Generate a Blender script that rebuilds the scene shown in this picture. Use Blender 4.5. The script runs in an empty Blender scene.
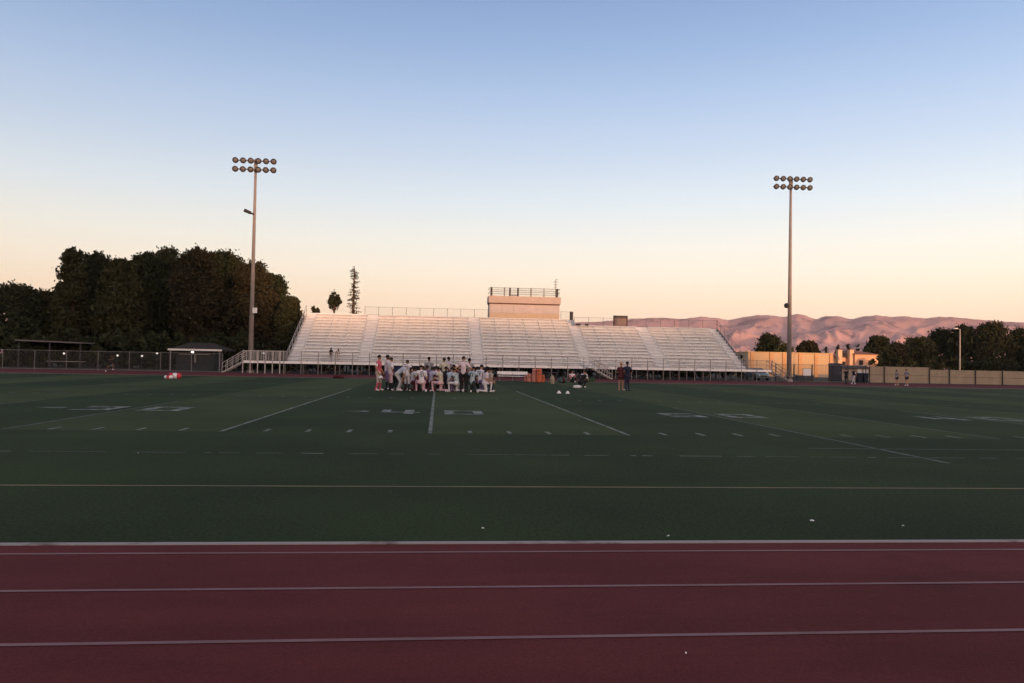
import bpy, bmesh, math, random
import numpy as np
from mathutils import Vector, Matrix

R = math.radians
random.seed(7)
rng = np.random.default_rng(11)
sc = bpy.context.scene
COL = sc.collection

# ------------------------------------------------------------------ camera
CAM = Vector((0.0, 0.0, 1.65))
FPX, YAW, PITCH, ROLL = 780.0, R(5.4), R(1.5), 0.0185
FW = Vector((math.sin(YAW) * math.cos(PITCH), math.cos(YAW) * math.cos(PITCH), math.sin(PITCH)))
R0 = Vector((math.cos(YAW), -math.sin(YAW), 0))
U0 = R0.cross(FW)
RT = R0 * math.cos(ROLL) + U0 * math.sin(ROLL)
UP = U0 * math.cos(ROLL) - R0 * math.sin(ROLL)
cam_d = bpy.data.cameras.new('camera')
cam = bpy.data.objects.new('camera', cam_d)
COL.objects.link(cam)
M3 = Matrix((RT, UP, -FW)).transposed()
cam.matrix_world = Matrix.Translation(CAM) @ M3.to_4x4()
cam_d.sensor_width = 36
cam_d.lens = 36 * FPX / 1024
cam_d.clip_end = 30000
cam_d.clip_start = 0.05
sc.camera = cam


def at(px, py, Y):
    """world point at distance Y up the field seen in the direction (px, py)"""
    d = FW * FPX + RT * (px - 512) + UP * (341.5 - py)
    return CAM + d * (Y / d.y)


def ax(px, Y, z=1.0):
    """X of the point at distance Y and height z that is seen in column px"""
    py = 362.0
    for _ in range(6):
        p = at(px, py, Y)
        py -= (z - p.z) * FPX / Y
    return at(px, py, Y).x


# ------------------------------------------------------------------ materials
MATS = {}


def mat(name, col, rough=0.7, var=0.0, scale=3.0, col2=None, metal=0.0, bump=0.0, bscale=None, spec=None, emis=None):
    if name in MATS:
        return MATS[name]
    m = bpy.data.materials.new(name)
    m.use_nodes = True
    nt = m.node_tree
    b = nt.nodes['Principled BSDF']
    b.inputs['Roughness'].default_value = rough
    b.inputs['Metallic'].default_value = metal
    b.inputs['Specular IOR Level'].default_value = 0.12 if spec is None else spec
    if var > 0 or col2:
        tc = nt.nodes.new('ShaderNodeTexCoord')
        n = nt.nodes.new('ShaderNodeTexNoise')
        n.inputs['Scale'].default_value = scale
        n.inputs['Detail'].default_value = 5
        n.inputs['Roughness'].default_value = 0.65
        nt.links.new(tc.outputs['Object'], n.inputs['Vector'])
        r = nt.nodes.new('ShaderNodeValToRGB')
        c2 = col2 or tuple(c * (1 + var) for c in col)
        c1 = tuple(c * (1 - var) for c in col) if not col2 else col
        r.color_ramp.elements[0].position = 0.32
        r.color_ramp.elements[1].position = 0.68
        r.color_ramp.elements[0].color = (*c1, 1)
        r.color_ramp.elements[1].color = (*c2, 1)
        nt.links.new(n.outputs['Fac'], r.inputs['Fac'])
        nt.links.new(r.outputs['Color'], b.inputs['Base Color'])
    else:
        b.inputs['Base Color'].default_value = (*col, 1)
    if bump > 0:
        tc = nt.nodes.new('ShaderNodeTexCoord')
        n2 = nt.nodes.new('ShaderNodeTexNoise')
        n2.inputs['Scale'].default_value = bscale or scale * 6
        n2.inputs['Detail'].default_value = 4
        nt.links.new(tc.outputs['Object'], n2.inputs['Vector'])
        bp = nt.nodes.new('ShaderNodeBump')
        bp.inputs['Strength'].default_value = bump
        bp.inputs['Distance'].default_value = 0.02
        nt.links.new(n2.outputs['Fac'], bp.inputs['Height'])
        nt.links.new(bp.outputs['Normal'], b.inputs['Normal'])
    if emis:
        b.inputs['Emission Color'].default_value = (*emis[:3], 1)
        b.inputs['Emission Strength'].default_value = emis[3]
    MATS[name] = m
    return m


# ------------------------------------------------------------------ mesh builder
class MB:
    def __init__(self):
        self.v = []
        self.f = []
        self.mi = []
        self.mats = []

    def slot(self, m):
        if m is None:
            return 0
        if m not in self.mats:
            self.mats.append(m)
        return self.mats.index(m)

    def add(self, vs, fs, m=None):
        k = len(self.v)
        s = self.slot(m)
        self.v += [tuple(p) for p in vs]
        for f in fs:
            self.f.append(tuple(i + k for i in f))
            self.mi.append(s)

    def box(self, x0, x1, y0, y1, z0, z1, m=None):
        vs = [(x, y, z) for x in (x0, x1) for y in (y0, y1) for z in (z0, z1)]
        fs = [(0, 1, 3, 2), (4, 6, 7, 5), (0, 4, 5, 1), (2, 3, 7, 6), (0, 2, 6, 4), (1, 5, 7, 3)]
        self.add(vs, fs, m)
        return self

    def prism(self, poly, y0, y1, m=None, axis='y'):
        """polygon in (a,b) extruded along an axis"""
        n = len(poly)
        if axis == 'y':
            vs = [(a, y0, b) for a, b in poly] + [(a, y1, b) for a, b in poly]
        elif axis == 'x':
            vs = [(y0, a, b) for a, b in poly] + [(y1, a, b) for a, b in poly]
        else:
            vs = [(a, b, y0) for a, b in poly] + [(a, b, y1) for a, b in poly]
        fs = [tuple(range(n)), tuple(range(2 * n - 1, n - 1, -1))]
        fs += [(i, (i + 1) % n, n + (i + 1) % n, n + i) for i in range(n)]
        self.add(vs, fs, m)
        return self

    def tube(self, pts, rad, seg=8, m=None, cap=True):
        pts = [Vector(p) for p in pts]
        n = len(pts)
        rs = rad if isinstance(rad, (list, tuple)) else [rad] * n
        vs, fs = [], []
        up = None
        for i, p in enumerate(pts):
            d = (pts[min(i + 1, n - 1)] - pts[max(i - 1, 0)]).normalized()
            a = Vector((0, 0, 1)) if abs(d.z) < 0.95 else Vector((0, 1, 0))
            if up is None or abs(up.dot(d)) > 0.9:
                up = a
            s = d.cross(up).normalized()
            t = s.cross(d).normalized()
            up = t
            for k in range(seg):
                q = 2 * math.pi * k / seg
                vs.append(p + (s * math.cos(q) + t * math.sin(q)) * rs[i])
        for i in range(n - 1):
            for k in range(seg):
                fs.append((i * seg + k, i * seg + (k + 1) % seg, (i + 1) * seg + (k + 1) % seg, (i + 1) * seg + k))
        if cap:
            fs.append(tuple(range(seg - 1, -1, -1)))
            fs.append(tuple(range((n - 1) * seg, n * seg)))
        self.add(vs, fs, m)
        return self

    def lathe(self, prof, c=(0, 0, 0), seg=16, m=None, axis=None):
        """prof: (r, h) along axis (default z) from c"""
        ax_ = Vector(axis or (0, 0, 1)).normalized()
        a = Vector((1, 0, 0)) if abs(ax_.x) < 0.8 else Vector((0, 1, 0))
        s = ax_.cross(a).normalized()
        t = ax_.cross(s)
        c = Vector(c)
        vs, fs = [], []
        for r, h in prof:
            for k in range(seg):
                q = 2 * math.pi * k / seg
                vs.append(c + ax_ * h + (s * math.cos(q) + t * math.sin(q)) * r)
        n = len(prof)
        for i in range(n - 1):
            for k in range(seg):
                fs.append((i * seg + k, i * seg + (k + 1) % seg, (i + 1) * seg + (k + 1) % seg, (i + 1) * seg + k))
        fs.append(tuple(range(seg - 1, -1, -1)))
        fs.append(tuple(range((n - 1) * seg, n * seg)))
        self.add(vs, fs, m)
        return self

    def ball(self, c, r, seg=12, rings=8, m=None):
        rx, ry, rz = r if isinstance(r, (list, tuple)) else (r, r, r)
        vs, fs = [], []
        for i in range(rings + 1):
            th = math.pi * i / rings
            for k in range(seg):
                q = 2 * math.pi * k / seg
                vs.append((c[0] + rx * math.sin(th) * math.cos(q), c[1] + ry * math.sin(th) * math.sin(q), c[2] + rz * math.cos(th)))
        for i in range(rings):
            for k in range(seg):
                fs.append((i * seg + k, (i + 1) * seg + k, (i + 1) * seg + (k + 1) % seg, i * seg + (k + 1) % seg))
        self.add(vs, fs, m)
        return self

    def mesh(self, name, m=None, smooth=False):
        me = bpy.data.meshes.new(name)
        me.from_pydata(self.v, [], self.f)
        ms = self.mats or ([m] if m else [])
        for q in ms:
            me.materials.append(q)
        if len(ms) > 1:
            me.polygons.foreach_set('material_index', self.mi)
        if smooth:
            me.polygons.foreach_set('use_smooth', [True] * len(me.polygons))
        bm = bmesh.new()
        bm.from_mesh(me)
        bmesh.ops.recalc_face_normals(bm, faces=bm.faces)
        bm.to_mesh(me)
        bm.free()
        return me

    def build(self, name, m=None, parent=None, smooth=False, loc=None):
        return link(name, self.mesh(name, m, smooth), parent, loc)


def link(name, me, parent=None, loc=None):
    o = bpy.data.objects.new(name, me)
    COL.objects.link(o)
    if parent:
        o.parent = parent
    if loc is not None:
        o.location = loc
    return o


def tag(o, label, cat, group=None):
    o['label'] = label
    o['category'] = cat
    if group:
        o['group'] = group
    return o


def empty(name, label, cat, loc=(0, 0, 0), rz=0.0, group=None):
    o = bpy.data.objects.new(name, None)
    COL.objects.link(o)
    o.location = loc
    o.rotation_euler = (0, 0, rz)
    return tag(o, label, cat, group)


def struct(o):
    o['kind'] = 'structure'
    return o


def dup(o, parent=None, loc=None, rz=None):
    c = o.copy()
    COL.objects.link(c)
    c.parent = parent
    if loc is not None:
        c.location = loc
    if rz is not None:
        c.rotation_euler = (0, 0, rz)
    for ch in list(o.children):
        dup(ch, c)
    return c


# ------------------------------------------------------------------ light, sky
SUN_AZ = R(20)            # the sun stands behind the camera, this far round to the right
SUN_EL = R(2.0)
S = Vector((math.sin(SUN_AZ) * math.cos(SUN_EL), -math.cos(SUN_AZ) * math.cos(SUN_EL), math.sin(SUN_EL)))
sl = bpy.data.lights.new('sun', 'SUN')
sl.energy = 4.2
sl.color = (1.0, 0.50, 0.26)
sl.angle = R(1.2)
so = bpy.data.objects.new('sun', sl)
COL.objects.link(so)
so.rotation_euler = S.to_track_quat('Z', 'Y').to_euler()

w = bpy.data.worlds.new('World')
sc.world = w
w.use_nodes = True
nt = w.node_tree
bg = nt.nodes['Background']
sky = nt.nodes.new('ShaderNodeTexSky')
sky.sky_type = 'NISHITA'
sky.sun_disc = False
sky.sun_elevation = SUN_EL
sky.sun_rotation = math.pi - SUN_AZ
sky.air_density = 1.0
sky.dust_density = 0.6
sky.ozone_density = 1.0
tc = nt.nodes.new('ShaderNodeTexCoord')
sep = nt.nodes.new('ShaderNodeSeparateXYZ')
nt.links.new(tc.outputs['Generated'], sep.inputs[0])
ramp = nt.nodes.new('ShaderNodeValToRGB')
nt.links.new(sep.outputs['Z'], ramp.inputs['Fac'])
cr = ramp.color_ramp


def lin(c):
    return tuple(((x / 255) / 12.92 if x / 255 <= 0.04045 else ((x / 255 + 0.055) / 1.055) ** 2.4) for x in c)


# colours of the evening sky by elevation
SKY = [(0.0, (251, 210, 180)), (2.6, (254, 220, 190)), (4.6, (254, 231, 202)), (6.5, (252, 239, 219)), (8.6, (243, 240, 230)), (11.5, (223, 232, 238)),
       (15.0, (198, 214, 234)), (18.7, (174, 197, 228)), (22.0, (152, 179, 217)), (25.5, (134, 162, 206)), (34, (140, 157, 190)), (90, (134, 144, 166))]
while len(cr.elements) < len(SKY):
    cr.elements.new(0.5)
for e, (el, c) in zip(cr.elements, SKY):
    e.position = math.sin(R(el))
    e.color = (*lin(c), 1)
SKY_MIX = 0.93
mixn = nt.nodes.new('ShaderNodeMix')
mixn.data_type = 'RGBA'
mixn.inputs['Factor'].default_value = SKY_MIX
scl = nt.nodes.new('ShaderNodeVectorMath')
scl.operation = 'SCALE'
scl.inputs['Scale'].default_value = 11.3
nt.links.new(ramp.outputs['Color'], scl.inputs[0])
nt.links.new(sky.outputs['Color'], mixn.inputs['A'])
nt.links.new(scl.outputs['Vector'], mixn.inputs['B'])
# the western half of the sky, round the setting sun, is brighter and warmer
dot = nt.nodes.new('ShaderNodeVectorMath')
dot.operation = 'DOT_PRODUCT'
dot.inputs[1].default_value = (math.sin(SUN_AZ), -math.cos(SUN_AZ), 0.0)
nt.links.new(tc.outputs['Generated'], dot.inputs[0])
wr_ = nt.nodes.new('ShaderNodeValToRGB')
wr_.color_ramp.elements[0].position = 0.0
wr_.color_ramp.elements[0].color = (1, 1, 1, 1)
wr_.color_ramp.elements[1].position = 1.0
wr_.color_ramp.elements[1].color = (3.9, 2.5, 1.75, 1)
nt.links.new(dot.outputs['Value'], wr_.inputs['Fac'])
mul = nt.nodes.new('ShaderNodeMix')
mul.data_type = 'RGBA'
mul.blend_type = 'MULTIPLY'
mul.inputs['Factor'].default_value = 1
nt.links.new(mixn.outputs['Result'], mul.inputs['A'])
nt.links.new(wr_.outputs['Color'], mul.inputs['B'])
# and the sky is a little paler towards the north end of the field
xr_ = nt.nodes.new('ShaderNodeMapRange')
xr_.inputs['From Min'].default_value = -0.6
xr_.inputs['From Max'].default_value = 0.7
xr_.inputs['To Min'].default_value = 0.90
xr_.inputs['To Max'].default_value = 1.10
nt.links.new(sep.outputs['X'], xr_.inputs['Value'])
fin = nt.nodes.new('ShaderNodeVectorMath')
fin.operation = 'SCALE'
nt.links.new(mul.outputs['Result'], fin.inputs[0])
nt.links.new(xr_.outputs['Result'], fin.inputs['Scale'])
nt.links.new(fin.outputs['Vector'], bg.inputs['Color'])
bg.inputs['Strength'].default_value = 0.1
sc.view_settings.view_transform = 'Standard'
sc.view_settings.look = 'None'
sc.view_settings.exposure = 0.0
sc.view_settings.gamma = 1.0
sc.render.film_transparent = False
try:
    sc.cycles.use_denoising = True
    sc.cycles.max_bounces = 6
except Exception:
    pass

# ------------------------------------------------------------------ palette
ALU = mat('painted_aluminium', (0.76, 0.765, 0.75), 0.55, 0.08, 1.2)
ALU2 = mat('shade_toned_aluminium', (0.64, 0.64, 0.625), 0.6, 0.10, 0.8)  # darker than the seats, shade under the planks put into the colour
RAILM = mat('grey_railing', (0.36, 0.34, 0.32), 0.55, 0.1, 2)
RAILP = mat('rail_steel', (0.24, 0.225, 0.21), 0.55, 0.1, 2)
ALU_STEP = mat('bright_step_treads', (0.50, 0.50, 0.49), 0.55, 0.06, 2.0)
GALV = mat('galvanised_steel', (0.17, 0.165, 0.16), 0.5, 0.15, 4.0)
WIRE = mat('fence_wire', (0.095, 0.10, 0.10), 0.5, 0.1, 5.0)
DKMET = mat('dark_metal', (0.04, 0.04, 0.045), 0.5, 0.2, 6.0)
WOODP = mat('peach_stucco', (0.45, 0.405, 0.36), 0.8, 0.06, 2.0)
POLE = mat('pole_concrete', (0.24, 0.21, 0.19), 0.7, 0.12, 1.5)
LENS = mat('lamp_glass', (0.13, 0.13, 0.135), 0.18, 0.1, 8.0, spec=0.4)
WHITE = mat('white_paint', (0.72, 0.71, 0.69), 0.5, 0.06, 3.0)
BARK = mat('bark', (0.07, 0.05, 0.035), 0.9, 0.3, 6.0)
SKIN = mat('skin_tan', (0.36, 0.20, 0.13), 0.55, 0.05, 8)
SKIN2 = mat('skin_brown', (0.14, 0.075, 0.045), 0.55, 0.05, 8)
HAIR = mat('black_hair', (0.012, 0.010, 0.009), 0.6, 0.3, 30)
HAIRB = mat('brown_hair', (0.05, 0.028, 0.016), 0.6, 0.3, 30)
EYE = mat('dark_eye', (0.02, 0.015, 0.012), 0.2)


def leafmat(name, c1, c2):
    if name in MATS:
        return MATS[name]
    m = mat(name, c1, 0.85, 0.1, 0.55, c2, spec=0.04)
    return m


# ------------------------------------------------------------------ ground, turf, track
def mk_ground():
    n = 60
    xs = np.concatenate([-np.geomspace(9000, 120, 24), np.linspace(-100, 100, 21), np.geomspace(120, 9000, 24)])
    ys = np.concatenate([-np.geomspace(9000, 120, 16), np.linspace(-100, 140, 20), np.geomspace(160, 9000, 24)])
    vs = [(x, y, 0.0) for y in ys for x in xs]
    k = len(xs)
    fs = [(j * k + i, j * k + i + 1, (j + 1) * k + i + 1, (j + 1) * k + i) for j in range(len(ys) - 1) for i in range(k - 1)]
    b = MB()
    b.add(vs, fs)
    struct(b.build('ground', mat('bare_ground', (0.034, 0.032, 0.025), 0.95, 0.25, 0.12, (0.050, 0.046, 0.034))))


mk_ground()
KERB_Y = 7.12             # near inner kerb
FAR_Y = 67.5              # far inner kerb
YC = (KERB_Y + FAR_Y) / 2
RI = (FAR_Y - KERB_Y) / 2
XS0, XS1 = -66.0, 66.0    # ends of the straights
LANE = 1.045
TW = 8 * LANE + 0.55


def oval(r, n=40):
    pts = []
    for i in range(n + 1):
        a = -math.pi / 2 + math.pi * i / n
        pts.append((XS1 + r * math.cos(a), YC + r * math.sin(a)))
    for i in range(n + 1):
        a = math.pi / 2 + math.pi * i / n
        pts.append((XS0 + r * math.cos(a), YC + r * math.sin(a)))
    return pts


def ring(b, r0, r1, z, m=None):
    p0, p1 = oval(r0), oval(r1)
    n = len(p0)
    b.add([(x, y, z) for x, y in p0] + [(x, y, z) for x, y in p1], [(i, (i + 1) % n, n + (i + 1) % n, n + i) for i in range(n)], m)


def mixmat_turf():
    """artificial turf: alternate five-yard panels inside the sidelines, darker margins, worn and greener patches"""
    m = bpy.data.materials.new('turf')
    m.use_nodes = True
    nt = m.node_tree
    N, L = nt.nodes, nt.links
    b = N['Principled BSDF']
    b.inputs['Roughness'].default_value = 0.85
    b.inputs['Specular IOR Level'].default_value = 0.04
    tc = N.new('ShaderNodeTexCoord')
    sp = N.new('ShaderNodeSeparateXYZ')
    L.new(tc.outputs['Object'], sp.inputs[0])

    def math_(op, a, bb=None):
        q = N.new('ShaderNodeMath')
        q.operation = op
        for i, v in enumerate((a, bb)):
            if v is None:
                continue
            if isinstance(v, (int, float)):
                q.inputs[i].default_value = v
            else:
                L.new(v, q.inputs[i])
        return q.outputs[0]

    u = math_('DIVIDE', math_('SUBTRACT', sp.outputs['X'], X40), 2 * YD5)
    fr = math_('FRACT', u)
    st = math_('LESS_THAN', fr, 0.5)
    iny = math_('MULTIPLY', math_('GREATER_THAN', sp.outputs['Y'], SIDE_Y), math_('LESS_THAN', sp.outputs['Y'], SIDE_Y + 48.8))
    st = math_('MULTIPLY', st, iny)
    nz = N.new('ShaderNodeTexNoise')
    nz.inputs['Scale'].default_value = 0.22
    nz.inputs['Detail'].default_value = 4
    L.new(tc.outputs['Object'], nz.inputs['Vector'])
    fine = N.new('ShaderNodeTexNoise')
    fine.inputs['Scale'].default_value = 26
    fine.inputs['Detail'].default_value = 8
    fine.inputs['Roughness'].default_value = 0.75
    L.new(tc.outputs['Object'], fine.inputs['Vector'])
    mx = N.new('ShaderNodeMix')
    mx.data_type = 'RGBA'
    mx.inputs['A'].default_value = (0.0285, 0.0445, 0.0195, 1)
    mx.inputs['B'].default_value = (0.046, 0.063, 0.027, 1)
    L.new(st, mx.inputs['Factor'])
    mx2 = N.new('ShaderNodeMix')
    mx2.data_type = 'RGBA'
    mx2.blend_type = 'MULTIPLY'
    mx2.inputs['Factor'].default_value = 1
    rp = N.new('ShaderNodeValToRGB')
    rp.color_ramp.elements[0].position = .3
    rp.color_ramp.elements[0].color = (.74, .77, .80, 1)
    rp.color_ramp.elements[1].position = .72
    rp.color_ramp.elements[1].color = (1.22, 1.18, 1.10, 1)
    L.new(nz.outputs['Fac'], rp.inputs['Fac'])
    L.new(mx.outputs['Result'], mx2.inputs['A'])
    L.new(rp.outputs['Color'], mx2.inputs['B'])
    mx3 = N.new('ShaderNodeMix')
    mx3.data_type = 'RGBA'
    mx3.blend_type = 'MULTIPLY'
    mx3.inputs['Factor'].default_value = 1
    rp2 = N.new('ShaderNodeValToRGB')
    rp2.color_ramp.elements[0].position = .3
    rp2.color_ramp.elements[0].color = (.5, .5, .52, 1)
    rp2.color_ramp.elements[1].position = .7
    rp2.color_ramp.elements[1].color = (1.55, 1.52, 1.45, 1)
    L.new(fine.outputs['Fac'], rp2.inputs['Fac'])
    L.new(mx2.outputs['Result'], mx3.inputs['A'])
    L.new(rp2.outputs['Color'], mx3.inputs['B'])
    L.new(mx3.outputs['Result'], b.inputs['Base Color'])
    bp = N.new('ShaderNodeBump')
    bp.inputs['Strength'].default_value = 0.6
    bp.inputs['Distance'].default_value = 0.03
    L.new(fine.outputs['Fac'], bp.inputs['Height'])
    L.new(bp.outputs['Normal'], b.inputs['Normal'])
    return m


def wornmat(name, paint, under, lo=0.42, hi=0.62, scale=1.6, fine=9.0):
    """paint that has worn through to what lies under it"""
    m = bpy.data.materials.new(name)
    m.use_nodes = True
    N, L = m.node_tree.nodes, m.node_tree.links
    b = N['Principled BSDF']
    b.inputs['Roughness'].default_value = 0.8
    tc = N.new('ShaderNodeTexCoord')
    n1 = N.new('ShaderNodeTexNoise')
    n1.inputs['Scale'].default_value = scale
    n1.inputs['Detail'].default_value = 6
    n1.inputs['Roughness'].default_value = .7
    L.new(tc.outputs['Object'], n1.inputs['Vector'])
    r = N.new('ShaderNodeValToRGB')
    r.color_ramp.elements[0].position = lo
    r.color_ramp.elements[1].position = hi
    r.color_ramp.elements[0].color = (*under, 1)
    r.color_ramp.elements[1].color = (*paint, 1)
    L.new(n1.outputs['Fac'], r.inputs['Fac'])
    L.new(r.outputs['Color'], b.inputs['Base Color'])
    return m


YD5 = 4.572
SIDE_Y = 17.7
X40 = ax(430, SIDE_Y, 0)          # the yard line in the middle of the picture
TURF = mixmat_turf()
b = MB()
ov = oval(RI - 0.02)
cx = 0.0
n = len(ov)
# turf sheet as strips so the oval stays convex-safe
b.add([(x, y, 0.004) for x, y in ov], [tuple(range(n))])
struct(b.build('field', TURF))
RUB = mat('track_rubber', (0.094, 0.0245, 0.0235), 0.9, 0.1, 0.30, (0.124, 0.032, 0.031), bump=0.35, bscale=60, spec=0.05)


def scuff(m):
    """rubber granules, faded streaks along the lanes and dull darker scuffs"""
    N, L = m.node_tree.nodes, m.node_tree.links
    pb = N['Principled BSDF']
    src = pb.inputs['Base Color'].links[0].from_socket
    tc = N.new('ShaderNodeTexCoord')
    for scale, stretch, lo, hi, c0, c1 in ((90, 1, .30, .70, (.72, .72, .72), (1.30, 1.28, 1.28)), (0.9, 6, .36, .62, (.86, .88, .9), (1.06, 1.05, 1.05)), (0.55, 1.6, .58, .72, (1, 1, 1), (.70, .84, .88)), (4.5, 3, .62, .74, (1, 1, 1), (.76, .86, .9)), (0.13, 14, .40, .60, (.90, .90, .92), (1.08, 1.1, 1.1))):
        mp = N.new('ShaderNodeMapping')
        mp.inputs['Scale'].default_value = (1 / stretch, 1, 1)
        L.new(tc.outputs['Object'], mp.inputs['Vector'])
        n = N.new('ShaderNodeTexNoise')
        n.inputs['Scale'].default_value = scale
        n.inputs['Detail'].default_value = 5
        n.inputs['Roughness'].default_value = .7
        L.new(mp.outputs['Vector'], n.inputs['Vector'])
        r = N.new('ShaderNodeValToRGB')
        r.color_ramp.elements[0].position = lo
        r.color_ramp.elements[1].position = hi
        r.color_ramp.elements[0].color = (*c0, 1)
        r.color_ramp.elements[1].color = (*c1, 1)
        L.new(n.outputs['Fac'], r.inputs['Fac'])
        x = N.new('ShaderNodeMix')
        x.data_type = 'RGBA'
        x.blend_type = 'MULTIPLY'
        x.inputs['Factor'].default_value = 1
        L.new(src, x.inputs['A'])
        L.new(r.outputs['Color'], x.inputs['B'])
        src = x.outputs['Result']
    L.new(src, pb.inputs['Base Color'])


scuff(RUB)
b = MB()
ring(b, RI + 0.06, RI + 16.4, 0.006)
# paved run-off outside the lanes is the same rubber
struct(b.build('track', RUB))
KERBM = wornmat('kerb_concrete', (0.27, 0.235, 0.22), (0.10, 0.06, 0.055), .34, .46, 1.1)
b = MB()
for r0, r1, z0, z1 in ((RI - 0.02, RI + 0.06, 0.0, 0.014),):
    ring(b, r0, r1, z1)
    p = oval(r0)
    q = oval(r1)
    for pp in (p, q):
        k = len(pp)
        b.add([(x, y, 0) for x, y in pp] + [(x, y, z1) for x, y in pp], [(i, (i + 1) % k, k + (i + 1) % k, k + i) for i in range(k)])
struct(b.build('kerb', KERBM))
LINEM = wornmat('lane_paint', (0.20, 0.105, 0.105), (0.12, 0.042, 0.043), .25, .6, 0.9)
b = MB()
for i in range(9):
    r = RI + 0.36 + i * LANE
    ring(b, r - 0.022, r + 0.022, 0.010)
struct(b.build('track_lane_lines', LINEM))

# field paint
FP = wornmat('field_paint', (0.18, 0.19, 0.15), (0.034, 0.046, 0.025), .38, .64, 1.3)
FPF = wornmat('faded_field_paint', (0.095, 0.105, 0.08), (0.0235, 0.0345, 0.02), .50, .66, 1.7)
NUMP = wornmat('number_paint', (0.25, 0.26, 0.23), (0.034, 0.046, 0.025), .46, .62, 1.9)
YEL = wornmat('yellow_field_paint', (0.17, 0.125, 0.05), (0.06, 0.06, 0.025), .25, .6, .8)
Z = 0.009
b = MB()
far_side = SIDE_Y + 48.77


def flat(b, x0, x1, y0, y1, m, z=Z):
    b.add([(x0, y0, z), (x1, y0, z), (x1, y1, z), (x0, y1, z)], [(0, 1, 2, 3)], m)


for k in range(-9, 8):
    x = X40 + k * YD5
    bold = k in (-1, 1, 0)
    flat(b, x - 0.045, x + 0.045, SIDE_Y, SIDE_Y + (26 if bold else 11.5), FP if bold else FPF)
    if k == 2:
        flat(b, x - 0.05, x + 0.05, 13.0, SIDE_Y, FPF)
    for q in range(1, 5):
        xx = x + q * 0.9144
        flat(b, xx - 0.05, xx + 0.05, SIDE_Y + .12, SIDE_Y + 0.72, FP)
        for hy in (SIDE_Y + 16.1, SIDE_Y + 32.1):
            flat(b, xx - 0.05, xx + 0.05, hy, hy + 0.6, FPF)
rr = random.Random(3)
x = -60
while x < 60:                     # dashed restraining line
    l = rr.uniform(0.1, 0.9)
    flat(b, x, x + l, 13.75, 13.82, FP if rr.random() < .3 else FPF)
    x += l + rr.uniform(0.05, 0.5)
flat(b, 7.5, 13.0, 15.2, 15.28, FPF)
flat(b, -62, 62, 10.22, 10.29, YEL)
flat(b, -60, 60, far_side, far_side + .1, FPF)

DIG = {'0': [(0, 1.22, 0, .3), (0, 1.22, 1.53, 1.83), (0, .3, .302, 1.528), (.92, 1.22, .302, 1.528)],
       '5': [(0, 1.22, 0, .28), (.92, 1.22, .282, .76), (0, 1.22, .762, 1.04), (0, .3, 1.042, 1.53), (0, 1.22, 1.532, 1.83)],
       '4': [(.72, 1.02, 0, 1.83), (0, .718, .55, .83), (1.022, 1.22, .55, .83), (0, .28, .832, 1.83)],
       '3': [(0, 1.22, 0, .28), (.92, 1.22, .282, .76), (.25, 1.22, .762, 1.04), (.92, 1.22, 1.042, 1.53), (0, 1.22, 1.532, 1.83)]}


def number(xc, txt, arrow):
    y0 = SIDE_Y + 6.4
    for d, x0 in ((txt[0], xc - 0.38 - 1.22), (txt[1], xc + .38)):
        for a, c, e, f in DIG[d]:
            flat(b, x0 + a, x0 + c, y0 + e, y0 + f, NUMP)
    if arrow:
        xa = xc + arrow * 2.0
        b.add([(xa, y0 + .6, Z), (xa, y0 + 1.2, Z), (xa + arrow * .9, y0 + .9, Z)], [(0, 1, 2)], NUMP)


for k, t, a in ((-6, '10', 0), (-4, '20', 0), (-2, '30', -1), (0, '40', -1), (2, '50', 0), (4, '40', 1), (6, '30', 1)):
    if t[0] in DIG:
        number(X40 + k * YD5, t, a)
struct(b.build('field_markings'))

# ------------------------------------------------------------------ hills
def hill_profile(px):
    P = [(-700, 334), (-300, 330), (0, 327), (200, 328), (420, 330), (520, 327), (570, 322.5), (600, 321.5), (620, 319.5), (640, 318.5), (660, 317.5), (680, 319), (700, 316.8), (715, 317.5), (728, 320), (745, 316.5), (758, 314.8),
         (770, 315.2), (783, 317), (797, 313.8), (806, 315.6), (816, 319), (825, 315.8), (838, 316), (852, 319), (866, 316), (876, 315), (890, 316.8), (905, 316.2),
         (925, 318.2), (940, 316.8), (955, 317), (970, 318.8), (1000, 321), (1060, 324), (1300, 330), (1700, 338)]
    return float(np.interp(px, [p[0] for p in P], [p[1] for p in P]))


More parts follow.
